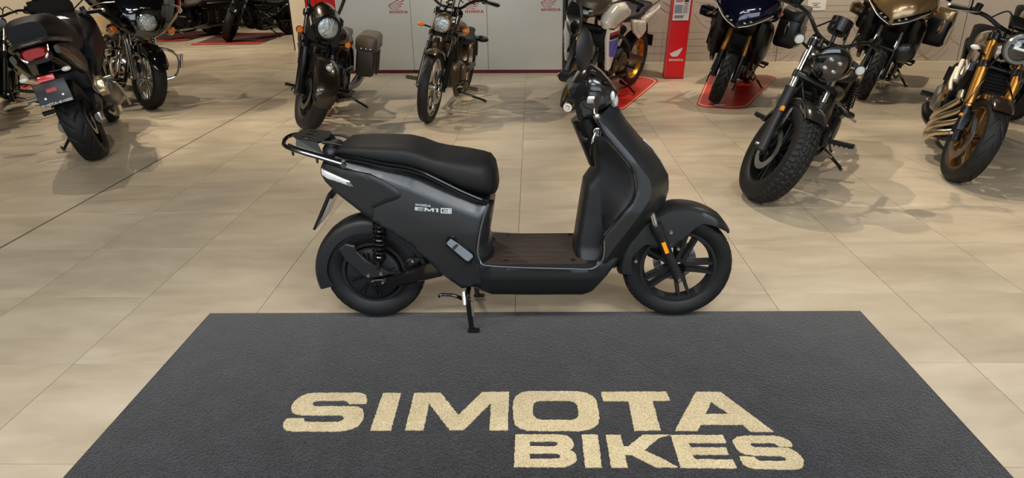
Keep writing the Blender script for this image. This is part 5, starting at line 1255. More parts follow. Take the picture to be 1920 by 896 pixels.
# ------------------------------------------------------------------ touring machines with panniers
def tourer(label, pos, head, lean, steer, m_paint, m_pan, m_lip, m_forkc, group, z=0.):
    b = Bike('touring_motorcycle', label, 1.535, .30, .315, 26.5, .108, pos, head, lean, steer, group, z); F = b.F
    b.wheel(True, .13, .222, 'twin', 5, m_satin, 'road', (-1, 1), .155, 260, None, .015, .008, .05, 36)
    b.wheel(False, .18, .222, 'twin', 5, m_satin, 'road', (-1,), .12, 96, None, .016, .006, .05)
    b.fork(.66, .24, .108, .031, .026, m_blk, m_forkc, clamp=(.50, .64), t0=-.04)
    for sd in (-1, 1): b.p(b.mb(True).cyl(F(.22, 0, sd*.108), F(.52, 0, sd*.108), .030, .030, 16), 'fork_outer', m_forkc)
    b.fender(True, 60, 150, .322, .068, lambda t: float(np.interp(t, [0, .2, .6, 1], [.01, .05, .08, .04])), m_satin)
    for sd in (-1, 1): b.p(b.mb(True).slab([[(b.L-.13, .40), (b.L-.05, .44), (b.L-.02, .30), (b.L-.06, .16), (b.L-.12, .18)]], lambda u, v, h: (u, sd*h, v), .135, .15), 'fork_guard', m_lip)
    # nose fairing: an upper shell with a V chin
    def shell(secs, m_, name, n=36): return b.p(b.mb().hull(secs, n), name, m_)
    z0 = .98
    shell([(1.665, .83, .015, .05, .03, 2, 0, 1.5), (1.65, .86, .09, .12, .07, 2, 0, 1.4), (1.61, .90, .19, .18, .11, 2.1, 0, 1.35), (1.54, .95, .275, .22, .15, 2.2, 0, 1.4), (1.42, .99, .33, .21, .18, 2.4, 0, 1.6), (1.28, .99, .345, .18, .18, 2.6, 0, 1.9), (1.14, .97, .32, .14, .15, 2.6), (1.0, .94, .25, .10, .12, 2.6)], m_paint, 'upper_fairing')
    for sd in (-1, 1):
        # slanted headlamp eye under the brow
        q = [V((1.668, sd*.02, .835)), V((1.622, sd*.15, .895)), V((1.50, sd*.292, .99))]; rg = []
        for k, p_ in enumerate(q): rg.append([p_+V((.02, 0, .0))+V((0, 0, .026 if k < 2 else .012)), p_+V((.03, 0, -.002)), p_+V((.02, 0, -.026 if k < 2 else -.012)), p_+V((-.05, 0, 0))])
        hl = b.p(b.mb().rings(rg), 'headlight', m_dglass)
        b.p(b.mb().tube([q[0]+V((.03, 0, -.024)), q[1]+V((.026, 0, -.030)), q[2]+V((.02, 0, -.02))], .004, 8, 3), 'light_bar', m_ledw, hl)
        for k in range(2): b.p(b.mb().ell(q[0].lerp(q[1], .35+.4*k)+V((.022, 0, .006)), (.010, .018, .010)), 'led_projector', m_headlens, hl)
        b.p(b.mb().ell((1.36, sd*.345, .985), (.06, .014, .016)), 'turn_signal', mat('orange_red_lens', C(220, 90, 50), .3))
        # side fairing and lower wing
        mb = b.mb(); mb.hull([(1.47, .80, .03, .08, .06, 3), (1.42, .76, .075, .14, .18, 3), (1.30, .70, .090, .18, .26, 3), (1.12, .68, .085, .18, .24, 3), (.95, .72, .04, .10, .12, 2.4)], 22, Matrix.Translation((0, sd*.225, 0))); b.p(mb, 'side_fairing', m_satin)
        mb = b.mb(); mb.hull([(1.42, .86, .012, .05, .05, 2.2), (1.25, .84, .022, .085, .06, 2.4), (1.02, .80, .022, .07, .06, 2.4), (.84, .80, .010, .03, .03, 2.2)], 18, Matrix.Translation((0, sd*.305, 0)) @ Matrix.Rotation(sd*.10, 4, 'Z')); b.p(mb, 'fairing_wing', m_paint)
        b.p(b.mb().slab([[(1.44, .60), (1.40, .68), (1.28, .66), (1.22, .50), (1.26, .36), (1.36, .42)]], lambda u, v, h: (u, sd*h, v), .20, .235), 'lower_deflector', m_satin)
        b.p(b.mb().box((1.40, sd*.275, .60), (.05, .05, .12), None, .015), 'fog_lamp', m_satin)
    # dark brow and windscreen
    shell([(1.60, 1.04, .06, .03, .03, 2), (1.52, 1.10, .14, .05, .05, 2.2), (1.40, 1.15, .19, .05, .06, 2.4), (1.28, 1.18, .20, .04, .05, 2.4)], m_gk, 'brow')
    R = []
    for x, z, w_ in ((1.52, 1.12, .15), (1.44, 1.24, .19), (1.36, 1.36, .19), (1.31, 1.44, .15)):
        R.append([V((x-.10*c*c, w_*c, z)) for c in np.linspace(-1, 1, 9)]+[V((x-.006-.10*c*c, w_*c, z)) for c in np.linspace(1, -1, 9)])
    b.p(b.mb().rings(R), 'windscreen', mat('smoked_screen', C(60, 62, 66), .05, 0, .5, trans=.7))
    b.p(b.mb().box((1.10, 0, .42), (.25, .30, .24), None, .03), 'belly_cover', m_satin); b.radiator(1.26, .56, .30, .34, 12)
    b.p(b.mb().box((1.33, 0, .78), (.06, .40, .16), rotm('Y', 20), .03), 'inner_cowl', m_satin)
    b.p(b.mb().hull([(1.12, .95, .12, .09, .10, 2.6), (.98, .97, .16, .10, .12, 2.8), (.80, .93, .15, .09, .12, 2.8), (.68, .86, .11, .05, .08, 2.6)], 26), 'fuel_tank', m_paint)
    b.p(b.mb().hull([(.72, .84, .10, .04, .05, 3), (.55, .83, .15, .04, .06, 3), (.32, .86, .16, .05, .06, 3), (.2, .93, .15, .05, .08, 3), (-.12, .96, .13, .04, .06, 3)], 24), 'seat', m_vinyl)
    b.p(b.mb().hull([(.3, .80, .13, .06, .06, 3), (-.05, .86, .12, .05, .06, 3), (-.26, .90, .07, .03, .03, 3)], 20), 'tail_unit', m_paint)
    b.lamp(V((-.27, 0, .89)), (-1, 0, 0), .04, .02, m_satin, m_redlens, False, None, 'tail_light')
    for sd in (-1, 1):
        # pannier: black shell, coloured lid, pale lower lip
        mb = b.mb(); mb.hull([(.44, .72, .095, .13, .12, 5), (.42, .72, .125, .17, .17, 6), (.10, .72, .135, .18, .20, 6), (-.20, .74, .125, .17, .19, 6), (-.28, .76, .09, .13, .14, 5)], 32, Matrix.Translation((0, sd*.36, 0)))
        pn = b.p(mb, 'pannier', m_satin if m_pan is None else m_satin)
        mb = b.mb(); mb.hull([(.445, .90, .10, .05, .05, 6), (.43, .90, .132, .07, .06, 7), (-.18, .92, .132, .07, .06, 7), (-.28, .90, .09, .05, .04, 5)], 28, Matrix.Translation((0, sd*.36, 0))); b.p(mb, 'pannier_lid', m_pan or m_satin, pn)
        mb = b.mb(); mb.hull([(.43, .66, .014, .12, .06, 3.5), (.10, .64, .018, .13, .09, 3.5), (-.22, .66, .012, .10, .07, 3.5)], 18, Matrix.Translation((0, sd*.492, 0))); b.p(mb, 'pannier_panel', m_lip, pn)
    top = V((1.17, 0, 1.10))
    b.bars([(1.20, 0, 1.08), (1.18, .12, 1.10), (1.12, .26, 1.14), (1.02, .40, 1.12)], .0125, m_satin, .13)
    for sd in (-1, 1): b.mirror((1.12, sd*.28, 1.15), (1.16, sd*.43, 1.27), (-1, 0, .1), m_satin, .09, .05)
    b.frame(m_satin, [[(1.18, 0, .92), (1.0, .08, .76), (.6, .14, .60), (.42, .13, .42)], [(1.12, .04, .76), (1.12, .13, .5), (1.0, .15, .24), (.5, .15, .24)], [(.5, .12, .66), (.0, .12, .80)]], .02)
    b.engine4(.84, .40, m_eng, m_eng, .18)
    for y in (-.06, .06): b.pipe([(1.02, y, .56), (1.12, y, .44), (1.06, y, .22), (.85, -.06, .16), (.6, -.12, .18)], .021, m_steel)
    b.pipe([(.6, -.14, .2), (.3, -.2, .30), (-.15, -.23, .42)], [.04, .06, .055], m_satin, 'muffler')
    for sd in (-1, 1): b.peg(.60, .36, sd, .17, .30)
    b.p(b.mb().tube([(.62, .16, .34), (.70, .26, .33), (.80, .29, .36), (.82, .30, .40)], .009, 8, 3), 'gear_lever', m_blk)
    b.swingarm(.45, .42, .13, m_satin, .026)
    b.stand((.66, .17, .24), .52, .30)
    for sd in (-1, 1): b.p(b.mb().tube([(.50, sd*.10, .2), (.38, sd*.16, .10+.0), (.30, sd*.17, .12)], .012, 8, 3), 'centre_stand', m_blk)
    return b
tourer('dark blue touring motorcycle with black panniers on a red floor mat', (1.955, 7.476), -116.3, 12.2, 11, mat('midnight_blue_paint', C(16, 18, 44), .1, .45, 1.), None, m_satin, m_gold, 'touring motorcycles with panniers', .009)
tourer('sand gold touring motorcycle with gold-lidded panniers before the mural wall', (3.561, 7.615), -122.7, 12, 8, mat('sand_gold_paint', C(160, 130, 88), .22, .65, .8), MATS['sand_gold_paint'], mat('pale_sand', C(182, 162, 124), .35, .4), m_steel, 'touring motorcycles with panniers')

# ------------------------------------------------------------------ cruisers
def chain_fringe(b, pn, y, x, z):
    for k in range(6):
        b.p(b.mb().tube([(x-.05*k, y, z), (x-.05*k-.01, y+.012, z-.10), (x-.05*k, y+.006, z-.22-.03*(k % 2))], .005, 6, 3), 'fringe', m_leather, pn)
def springer(label, pos, head, lean, steer, m_paint, m_dark, bags=True,  group=None, name='cruiser_motorcycle', amber=m_amber, z=0., m_bag=None):
    """heavy cruiser with deep front fender and ape-hanger bars"""
    b = Bike(name, label, 1.73, .335, .335, 29, .15, pos, head, lean, steer, group, z); F = b.F
    b.wheel(True, .145, .215, 'twin', 7, m_satin, 'road', (-1,), .15, 120, None, .014, .004, .05)
    b.wheel(False, .16, .215, 'twin', 7, m_satin, 'road', (-1,), .15, 80, None, .014, .004, .05)
    b.fork(.80, .42, .135, .046, .043, m_dark, m_dark, clamps=True, clamp=(.50, .77))
    b.fender(True, -4, 186, lambda t: float(np.interp(t, [0, .1, .5, 1], [.352, .372, .378, .372])), lambda t: float(np.interp(t, [0, .06, .5, 1], [.07, .095, .098, .09])), lambda t: float(np.interp(t, [0, .08, .2, .5, .8, 1], [.03, .09, .13, .15, .13, .06])), m_paint, 40)
    # fender-top lamp
    q = V((b.L+.21, 0, b.Rf+.325)); b.lamp(q, (1, 0, .35), .034, .06, m_chrome, m_headlens, True, None, 'fender_lamp')
    for sd in (-1, 1): b.p(b.mb(True).tube([V((b.L-.02, sd*.108, b.Rf+.08)), V((b.L-.12, sd*.108, b.Rf+.26))], .012, 8), 'fender_stay', m_satin)
    # headlamp nacelle
    hc = F(.62, .15, 0)
    nac = b.p(b.mb(True).hull([(hc.x+.02, hc.z, .11, .115, .115, 2), (hc.x-.03, hc.z+.01, .128, .135, .13, 2), (hc.x-.12, hc.z+.03, .14, .15, .14, 2.2), (hc.x-.22, hc.z+.07, .12, .13, .12, 2.2), (hc.x-.30, hc.z+.11, .07, .07, .06)], 28), 'headlight_nacelle', m_paint)
    b.p(b.mb(True).lathe([(.128, -.02), (.124, .02), (.108, .032), (.098, .030)], axis_m(hc, (1, 0, -.03)), 36), 'visor_ring', m_satin, nac)
    b.p(b.mb(True).lathe([(.100, .018), (.08, .030), (.04, .038), (0, .040)], axis_m(hc, (1, 0, -.03)), 32), 'headlight_lens', m_headlens, nac)
    for k in (-1, 0, 1): b.p(b.mb(True).ell(V((hc.x-.10, k*.07, hc.z+.165-.02*abs(k))), (.012, .012, .01), None, 10, 6), 'stud', m_chrome, nac)
    for sd in (-1, 1): b.p(b.mb(True).hull([(hc.x-.02, hc.z-.10, .04, .10, .06, 2.5), (hc.x-.10, hc.z-.06, .055, .14, .12, 2.5), (hc.x-.16, hc.z-.02, .03, .10, .10, 2.5)], 16, Matrix.Translation((0, sd*.115, 0))), 'fork_shroud', m_dark)
    for sd in (-1, 1): b.signal(F(.545, .09, sd*.235), F(.545, .0, sd*.15), .034, amber)
    top = F(.84, -.05)
    b.bars([(top.x, 0, top.z), (top.x, .09, top.z+.005), (top.x+.0, .15, top.z+.04), (top.x-.06, .19, top.z+.24), (top.x-.16, .26, top.z+.34), (top.x-.28, .40, top.z+.32)], .016, m_satin, .13)
    for sd in (-1, 1): b.p(b.mb(True).cyl(F(.76, -.05, sd*.05), (top.x, sd*.05, top.z), .018, .016, 10), 'bar_riser', m_satin)
    for sd in (-1, 1): b.mirror((top.x-.16, sd*.27, top.z+.35), (top.x-.12, sd*.40, top.z+.46), (-1, 0, 0), m_satin)
    # tank with dash, seat, rear fender
    tk = b.p(b.mb().hull([(1.28, .82, .05, .05, .08), (1.24, .82, .11, .09, .10), (1.10, .83, .20, .13, .15, 2.3), (.94, .81, .205, .12, .14, 2.3), (.80, .77, .16, .09, .10, 2.3), (.70, .74, .07, .05, .05)], 30), 'fuel_tank', m_paint)
    b.p(b.mb().hull([(1.20, .915, .03, .012, .02), (1.10, .93, .05, .02, .02), (.95, .91, .05, .02, .02), (.82, .86, .03, .012, .02)], 16), 'dash', m_dark, tk)
    b.p(b.mb().lathe([(0, .015), (.03, .015), (.035, 0)], axis_m((1.12, .09, .92), (0, .3, 1)), 16), 'fuel_cap', m_satin, tk)
    b.p(b.mb().hull([(.78, .70, .11, .04, .05, 3), (.62, .68, .17, .04, .06, 3), (.42, .69, .18, .06, .06, 3), (.30, .74, .14, .05, .06, 3), (.02, .76, .12, .04, .05, 3)], 24), 'seat', m_leather)
    b.fender(False, 20, 195, lambda t: .385, .105, lambda t: float(np.interp(t, [0, .2, .5, 1], [.05, .10, .15, .08])), m_paint, 36)
    b.lamp(V((-.36, 0, .60)), (-1, 0, .1), .05, .03, m_satin, m_redlens, False, None, 'tail_light')
    b.vtwin(.86, .36, m_dark, m_eng, m_dark if not bags else m_eng, .14, .42)
    b.p(b.mb().lathe([(0, .05), (.07, .05), (.10, .02), (.10, -.02), (0, -.02)], axis_m((.86, -.20, .60), (0, -1, 0)), 24), 'air_cleaner', m_dark)
    b.frame(m_satin, [[(1.33, 0, .86), (1.1, 0, .72), (.7, 0, .64), (.3, 0, .60)], [(1.37, .03, .70), (1.30, .10, .45), (1.20, .14, .22), (1.0, .15, .17), (.5, .15, .18), (.36, .14, .34)]], .02)
    for sd in (-1, 1):
        fb = b.p(b.mb().slab([[(1.28, sd*.17), (1.30, sd*.24), (1.22, sd*.30), (.96, sd*.30), (.90, sd*.25), (.92, sd*.17)]], lambda u, v, h: (u, v, h+.26), -.012, .012), 'floorboard', m_satin)
        b.p(b.mb().tube([(1.30, sd*.14, .30), (1.42, sd*.24, .34), (1.44, sd*.31, .35)], [.011, .013, .017], 8, 3), 'highway_peg', m_blk)
    if bags:
        for sd in (-1, 1):
            bg = b.p(b.mb().hull([(.34, .55, .085, .15, .19, 5), (.32, .54, .105, .19, .22, 6), (-.22, .54, .105, .19, .22, 6), (-.28, .55, .08, .15, .19, 5)], 28, Matrix.Translation((0, sd*.31, 0))), 'saddlebag', m_bag or m_leather)
            b.p(b.mb().hull([(.365, .69, .09, .05, .07, 4), (.345, .69, .120, .085, .09, 3.5, 0, 6), (-.24, .69, .120, .085, .09, 3.5, 0, 6), (-.30, .69, .09, .06, .07, 4)], 28, Matrix.Translation((0, sd*.312, 0))), 'bag_flap', m_bag or mat('bronze_leather', C(92, 76, 60), .4, .2, bump=(50, .4, .003)), bg)
            for k in range(7): b.p(b.mb().ell((.26-.08*k, sd*.434, .625), (.012, .008, .012), None, 8, 5), 'stud', m_chrome, bg)
            for k in range(3): b.p(b.mb().ell((.362, sd*(.26+.05*k), .63), (.008, .012, .012), None, 8, 5), 'stud', m_chrome, bg)
            for x in (.14, -.12):
                b.p(b.mb().box((x, sd*.42, .46), (.045, .012, .26), None, .004), 'strap', m_leather, bg); b.p(b.mb().box((x, sd*.428, .44), (.05, .010, .045), None, .004), 'buckle', m_chrome, bg)
            chain_fringe(b, bg, sd*.43, .34, .60)
    b.pipe([(1.02, -.08, .58), (1.14, -.14, .46), (1.05, -.17, .26), (.8, -.19, .22)], .022, m_satin); b.pipe([(.72, -.08, .58), (.80, -.16, .40), (.75, -.2, .26), (.6, -.2, .23)], .022, m_satin)
    b.pipe([(.75, -.21, .23), (.4, -.22, .24), (-.2, -.23, .27)], [.03, .05, .05], m_alu, 'muffler'); b.pipe([(.55, .2, .23), (.3, .22, .24), (-.25, .23, .28)], [.03, .05, .05], m_alu, 'muffler')
    b.swingarm(.4, .34, .12, m_satin); b.stand((.92, .18, .22), .74, .40)
    return b
springer('dark bronze cruiser motorcycle with amber lamps and studded leather saddlebags', (-2.123, 6.453), -84.5, 9.1, 29, mat('dark_bronze_paint', C(50, 42, 34), .26, .7, .5), m_satin)

def muscle(label, pos, head, lean, steer, m_paint, m_frame_, m_fork_, group=None, name='cruiser_motorcycle', amber=m_amber, m_rim=None, z=0.):
    """slim cruiser with tall narrow front wheel"""
    b = Bike(name, label, 1.69, .345, .33, 33, .13, pos, head, lean, steer, group, z); F = b.F
    b.wheel(True, .095, .275, 'twin', 5, m_rim or mat('polished_spoke', C(206, 200, 190), .16, 1), 'road', (1,), .15, 160, None, .016, .004, .045)
    b.wheel(False, .18, .235, 'twin', 5, m_rim or MATS['polished_spoke'], 'road', (-1,), .15, 80, None, .018, .004, .045)
    b.fork(.82, .46, .115, .028, .0215, m_fork_, m_chrome, clamp=(.56, .79), t0=-.02)
    for sd in (-1, 1): b.p(b.mb(True).cyl(F(.02, 0, sd*.115), F(.38, 0, sd*.115), .040, .036, 16), 'fork_cover', m_satin)
    b.fender(True, 66, 168, .368, .06, lambda t: float(np.interp(t, [0, .2, .7, 1], [.01, .035, .05, .02])), m_paint)
    hc = F(.62, .13, 0)
    h = b.p(b.mb(True).hull([(hc.x+.03, hc.z, .082, .062, .095, 2.1), (hc.x-.02, hc.z+.005, .092, .078, .10, 2.1), (hc.x-.09, hc.z+.015, .075, .07, .08, 2.1), (hc.x-.14, hc.z+.02, .03, .03, .03)], 28), 'headlight', m_paint)
    b.p(b.mb(True).hull([(hc.x+.031, hc.z, .076, .056, .088, 2.1), (hc.x+.045, hc.z, .060, .044, .070, 2.0), (hc.x+.052, hc.z, .02, .016, .024, 2.0)], 28), 'lens', m_headlens, h)
    mc = F(.91, .03, 0); b.lamp(mc, (.55, 0, .55), .05, .08, m_chrome, mat('meter_back', C(150, 140, 126), .25, .9), True, None, 'speedometer')
    for sd in (-1, 1): b.signal(F(.60, .06, sd*.225), F(.61, 0, sd*.12), .028, amber, kind='oval')
    top = F(.88, -.05)
    b.bars([(top.x, 0, top.z), (top.x, .10, top.z+.005), (top.x+.02, .18, top.z+.06), (top.x-.05, .28, top.z+.10), (top.x-.20, .44, top.z+.07)], .0135, m_satin, .14, m_lever=m_alu)
    for sd in (-1, 1): b.p(b.mb(True).cyl(F(.80, -.05, sd*.05), (top.x, sd*.05, top.z), .018, .016, 10), 'bar_riser', m_satin)
    b.mirror((top.x-.06, .29, top.z+.10), (top.x-.03, .40, top.z+.26), (-1, 0, 0), m_satin, .075, .045); b.mirror((top.x-.06, -.29, top.z+.10), (top.x-.03, -.40, top.z+.26), (-1, 0, 0), m_satin, .075, .045)
    for y in (-.04, .03, .06): b.p(b.mb(True).tube([(top.x, y*4, top.z+.06), F(.92, .09, y*2), F(.72, .08, y*1.8), F(.50, .02, y*1.6)], .0055, 7, 5), 'cable', m_blk)
    b.p(b.mb().hull([(1.22, .86, .05, .05, .06), (1.18, .86, .10, .08, .08), (1.02, .85, .155, .10, .09, 2.4), (.86, .82, .16, .09, .09, 2.4), (.70, .76, .11, .06, .06, 2.4), (.60, .72, .06, .03, .04)], 28), 'fuel_tank', m_paint)
    b.p(b.mb().hull([(.68, .70, .10, .03, .05, 3), (.52, .67, .15, .035, .05, 3), (.32, .67, .16, .05, .05, 3), (.20, .71, .11, .05, .05, 3), (.0, .73, .09, .03, .04, 3)], 22), 'seat', m_vinyl)
    b.fender(False, 15, 170, .36, .105, .05, m_paint); b.lamp(V((-.30, 0, .58)), (-1, 0, .1), .04, .03, m_satin, m_redlens, False, None, 'tail_light')
    b.vtwin(.86, .36, m_frame_, m_eng, m_frame_, .13, .40)
    b.p(b.mb().box((1.10, 0, .46), (.05, .14, .26), rotm('Y', 18), .012), 'oil_cooler', m_mesh)
    b.frame(m_frame_, [[(1.28, 0, .88), (1.05, 0, .76), (.65, 0, .66), (.3, 0, .60)], [(1.30, .03, .72), (1.24, .09, .48), (1.14, .13, .24), (.98, .14, .16), (.5, .14, .18), (.36, .13, .34)]], .02)
    b.p(b.mb().lathe([(0, .04), (.06, .04), (.08, .02), (.08, -.02), (0, -.02)], axis_m((.86, -.17, .62), (0, -1, 0)), 22), 'air_cleaner', m_frame_)
    b.p(b.mb().ell((.55, .26, .72), (.05, .075, .035)), 'rear_signal', m_satin)
    for sd in (-1, 1):
        b.p(b.mb().tube([(1.02, sd*.12, .24), (1.16, sd*.16, .28), (1.20, sd*.20, .30)], .012, 8, 3), 'peg_bracket', m_chrome); b.peg(1.20, .30, sd, .18, .38, m_chrome, m_frame_)
        b.p(b.mb().tube([(1.16, sd*.18, .34), (1.26, sd*.24, .38), (1.28, sd*.30, .38)], .009, 8, 3), 'control_pedal', m_blk)
    b.pipe([(1.0, -.08, .58), (1.12, -.13, .46), (1.02, -.16, .27), (.7, -.18, .22)], .022, m_chrome); b.pipe([(.68, -.19, .22), (.3, -.2, .25), (-.2, -.22, .30)], [.03, .046, .046], m_satin, 'muffler')
    b.swingarm(.4, .32, .12, m_frame_); b.stand((.92, .15, .18), .66, .40)
    return b
muscle('bronze brown cruiser motorcycle with tall chrome-spoked front wheel before the white partition', (-1.039, 6.738), -95.5, 10, -2, mat('bronze_brown_paint', C(112, 94, 70), .26, .75, .6), mat('bronze_case', C(88, 76, 60), .4, .7), m_satin)
mat('deep_black_paint', C(10, 10, 11), .1, .1, 1)
bobber('black bobber parked on the right-hand red mat in the rear hall', (-6.05, 14.2), -122, 8, 40, 'far black motorcycles in the rear hall', .004, 120)
springer('heavy black cruiser furthest left in the rear hall on a dark red mat', (-8.0, 14.2), -125, 8, 5, MATS['deep_black_paint'], m_blk, True, 'far black motorcycles in the rear hall', z=.004, m_bag=m_satin)

# ------------------------------------------------------------------ bagger with batwing fairing
b = Bike('bagger_motorcycle', 'black bagger motorcycle with fairing, chrome crash bars and tan seat at the left', 1.70, .335, .33, 25, .15, (-4.235, 7.56), -48, 5.5, 9); F = b.F
bk = mat('piano_black_paint', C(8, 8, 9), .06, 0, 1)
b.wheel(True, .14, .23, 'bar', 10, m_chrome, 'road', (-1, 1), .15, 120, None, .018, .004, .05)
b.wheel(False, .17, .215, 'bar', 10, m_chrome, 'road', (-1,), .15, 80, None, .018, .004, .05)
b.fork(.74, .42, .135, .036, .040, m_chrome, m_chrome, clamp=(.50, .72))
b.fender(True, 20, 176, .372, lambda t: float(np.interp(t, [0, .06, .5, 1], [.06, .092, .095, .085])), lambda t: float(np.interp(t, [0, .1, .3, .6, 1], [.02, .06, .12, .12, .05])), bk, 40)
for sd in (-1, 1): b.p(b.mb(True).tube([V((b.L+.10, sd*.098, b.Rf+.19)), V((b.L+.02, sd*.099, b.Rf+.245)), V((b.L-.08, sd*.099, b.Rf+.24))], .010, 8, 4, flat=1.8), 'fender_trim', m_chrome)
fg = b.p(b.mb().hull([(1.86, .93, .11, .11, .13, 2.0), (1.84, .95, .18, .20, .19, 2.0), (1.77, 1.0, .27, .30, .25, 2.1), (1.68, 1.06, .36, .34, .24, 2.2), (1.56, 1.12, .45, .34, .20, 2.4), (1.44, 1.17, .49, .28, .15, 2.5), (1.38, 1.20, .46, .20, .10, 2.5)], 44), 'fairing', bk)
hc = V((1.868, 0, .93))
b.p(b.mb().lathe([(.092, -.03), (.094, .010), (.084, .022), (.078, .016)], axis_m(hc, (1, 0, -.08)), 36), 'headlight_bezel', m_chrome, fg)
b.p(b.mb().lathe([(.082, .006), (.065, .022), (.03, .030), (0, .032)], axis_m(hc, (1, 0, -.08)), 32), 'headlight', m_headlens, fg)
mb = b.mb()   # small script badge over the headlamp
for k in range(7): mb.tube([(1.866-.004*abs(k-3), -.045+.015*k, 1.065+.004*(k % 2)), (1.866-.004*abs(k-2.4), -.036+.015*k, 1.078)], .003, 6)
bdg = b.p(mb, 'script_badge', m_chrome, fg); bdg['kind'] = 'stuff'
for sd in (-1, 1):
    b.signal(V((1.66, sd*.285, .84)), V((1.58, sd*.24, .90)), .042, m_amber, False, 'round', (1, 0, 0), m_chrome)
    b.p(b.mb().ell((1.615, sd*.285, .84), (.05, .058, .058)), 'signal_housing', m_chrome)
    b.p(b.mb().tube([(1.80, sd*.26, 1.12), (1.70, sd*.37, 1.10), (1.58, sd*.44, 1.06), (1.48, sd*.45, 1.02)], .012, 8, 4, flat=.4), 'fairing_trim', m_chrome, fg)
    # chrome crash bar with foot peg
    b.p(b.mb().tube([(1.30, sd*.10, .60), (1.36, sd*.26, .62), (1.36, sd*.40, .56), (1.34, sd*.43, .44), (1.30, sd*.38, .30), (1.26, sd*.14, .24)], .016, 10, 6), 'crash_bar', m_chrome)
    b.p(b.mb().cyl((1.37, sd*.445, .40), (1.37, sd*.455, .56), .020, .020, 12), 'highway_peg', m_chrome)
b.bars([(1.36, 0, 1.14), (1.34, .12, 1.16), (1.26, .28, 1.22), (1.10, .42, 1.20)], .014, m_chrome, .14)
R = []
for x, z, w_ in ((1.62, 1.33, .26), (1.52, 1.42, .25), (1.46, 1.50, .18)): R.append([V((x-.12*c*c, w_*c, z)) for c in np.linspace(-1, 1, 9)]+[V((x-.006-.12*c*c, w_*c, z)) for c in np.linspace(1, -1, 9)])
b.p(b.mb().rings(R), 'windscreen', mat('smoked_screen', C(60, 62, 66)))
b.p(b.mb().hull([(1.30, .84, .06, .06, .08), (1.24, .85, .13, .10, .10), (1.08, .86, .18, .12, .12, 2.3), (.92, .83, .18, .11, .11, 2.3), (.78, .78, .12, .07, .07)], 28), 'fuel_tank', bk)
tan = mat('tan_leather', C(150, 122, 84), .5, bump=(60, .4, .003))
b.p(b.mb().hull([(.86, .72, .12, .05, .05, 3), (.70, .71, .19, .06, .07, 3), (.48, .73, .21, .07, .07, 3), (.38, .82, .19, .06, .10, 3), (.05, .85, .17, .05, .07, 3), (-.05, .85, .12, .03, .05, 3)], 24), 'seat', tan)
b.fender(False, 20, 195, .38, .105, .12, bk)
for sd in (-1, 1):
    sb_ = b.p(b.mb().hull([(.26, .58, .07, .14, .16, 3.5), (.20, .57, .12, .18, .20, 3.5), (-.30, .58, .12, .17, .19, 3.5), (-.46, .60, .06, .11, .12, 3)], 24, Matrix.Translation((0, sd*.31, 0))), 'saddlebag', bk)
    b.p(b.mb().tube([(.24, sd*.43, .66), (-.1, sd*.435, .67), (-.42, sd*.39, .66)], .006, 8, 4), 'bag_trim', m_chrome, sb_)
b.lamp(V((-.40, 0, .62)), (-1, 0, .1), .05, .03, m_chrome, m_redlens, False, None, 'tail_light')
b.vtwin(.88, .37, m_chrome, m_alu, m_chrome, .15, .44)
b.p(b.mb().lathe([(0, .05), (.09, .05), (.12, .02), (.12, -.02), (0, -.02)], axis_m((.88, -.20, .62), (0, -1, 0)), 26), 'air_cleaner', m_chrome)
b.frame(m_blk, [[(1.33, 0, .86), (1.1, 0, .74), (.7, 0, .66), (.3, 0, .62)], [(1.36, .03, .70), (1.30, .10, .45), (1.20, .14, .22), (1.0, .15, .17), (.5, .15, .18), (.36, .14, .34)]], .02)
b.pipe([(1.04, -.08, .60), (1.18, -.16, .50), (1.12, -.2, .28), (.8, -.22, .22), (.3, -.24, .22)], .024, m_chrome); b.pipe([(.4, -.25, .22), (.1, -.26, .23), (-.5, -.27, .26)], [.03, .055, .055], m_chrome, 'muffler')
for sd in (-1, 1): b.p(b.mb().slab([[(1.28, sd*.18), (1.30, sd*.26), (1.22, sd*.32), (.96, sd*.32), (.90, sd*.26), (.92, sd*.18)]], lambda u, v, h: (u, v, h+.26), -.012, .012), 'floorboard', m_satin)
b.swingarm(.4, .34, .12, m_satin); b.stand((.92, .18, .22), .74, .40)

# ------------------------------------------------------------------ white adventure machine behind the scooter mirror
b = Bike('adventure_motorcycle', 'white and black adventure motorcycle with gold rims behind the scooter mirrors', 1.56, .345, .33, 27, .11, (.371, 7.248), -120, 9, 31, None, .009); F = b.F
wht = mat('pearl_white_paint', C(226, 218, 204), .2, .1, .7)
b.wheel(True, .095, .275, 'wire', 32, m_goldrim, 'block', (-1, 1), .15, 150, None, .016, .007, .05)
b.wheel(False, .155, .235, 'wire', 28, m_goldrim, 'block', (-1,), .12, 100, None, .016, .007, .05)
b.fork(.74, .34, .112, .033, .024, m_blk, m_gold, clamp=(.52, .72), t0=-.03)
for sd in (-1, 1): b.p(b.mb(True).box(F(.16, .04, sd*.12), (.03, .05, .30), rotm('Y', -27), .010), 'fork_guard', m_satin)
b.fender(True, 48, 150, .385, .062, lambda t: float(np.interp(t, [0, .2, .6, 1], [.01, .035, .06, .03])), mat('grey_brown_plastic', C(88, 76, 62), .35, .3))
b.p(b.mb().hull([(1.62, 1.02, .06, .07, .07, 2.1), (1.59, 1.03, .13, .11, .10, 2.1), (1.50, 1.06, .18, .13, .13, 2.2), (1.38, 1.08, .19, .12, .13, 2.3), (1.26, 1.08, .16, .09, .10, 2.3)], 28), 'upper_fairing', mat('grey_brown_plastic', C(88, 76, 62)))
h = b.p(b.mb().hull([(1.63, .99, .08, .05, .05, 2.4), (1.60, .99, .125, .065, .06, 2.4), (1.54, 1.0, .13, .06, .06, 2.4)], 24), 'headlight', m_dglass)
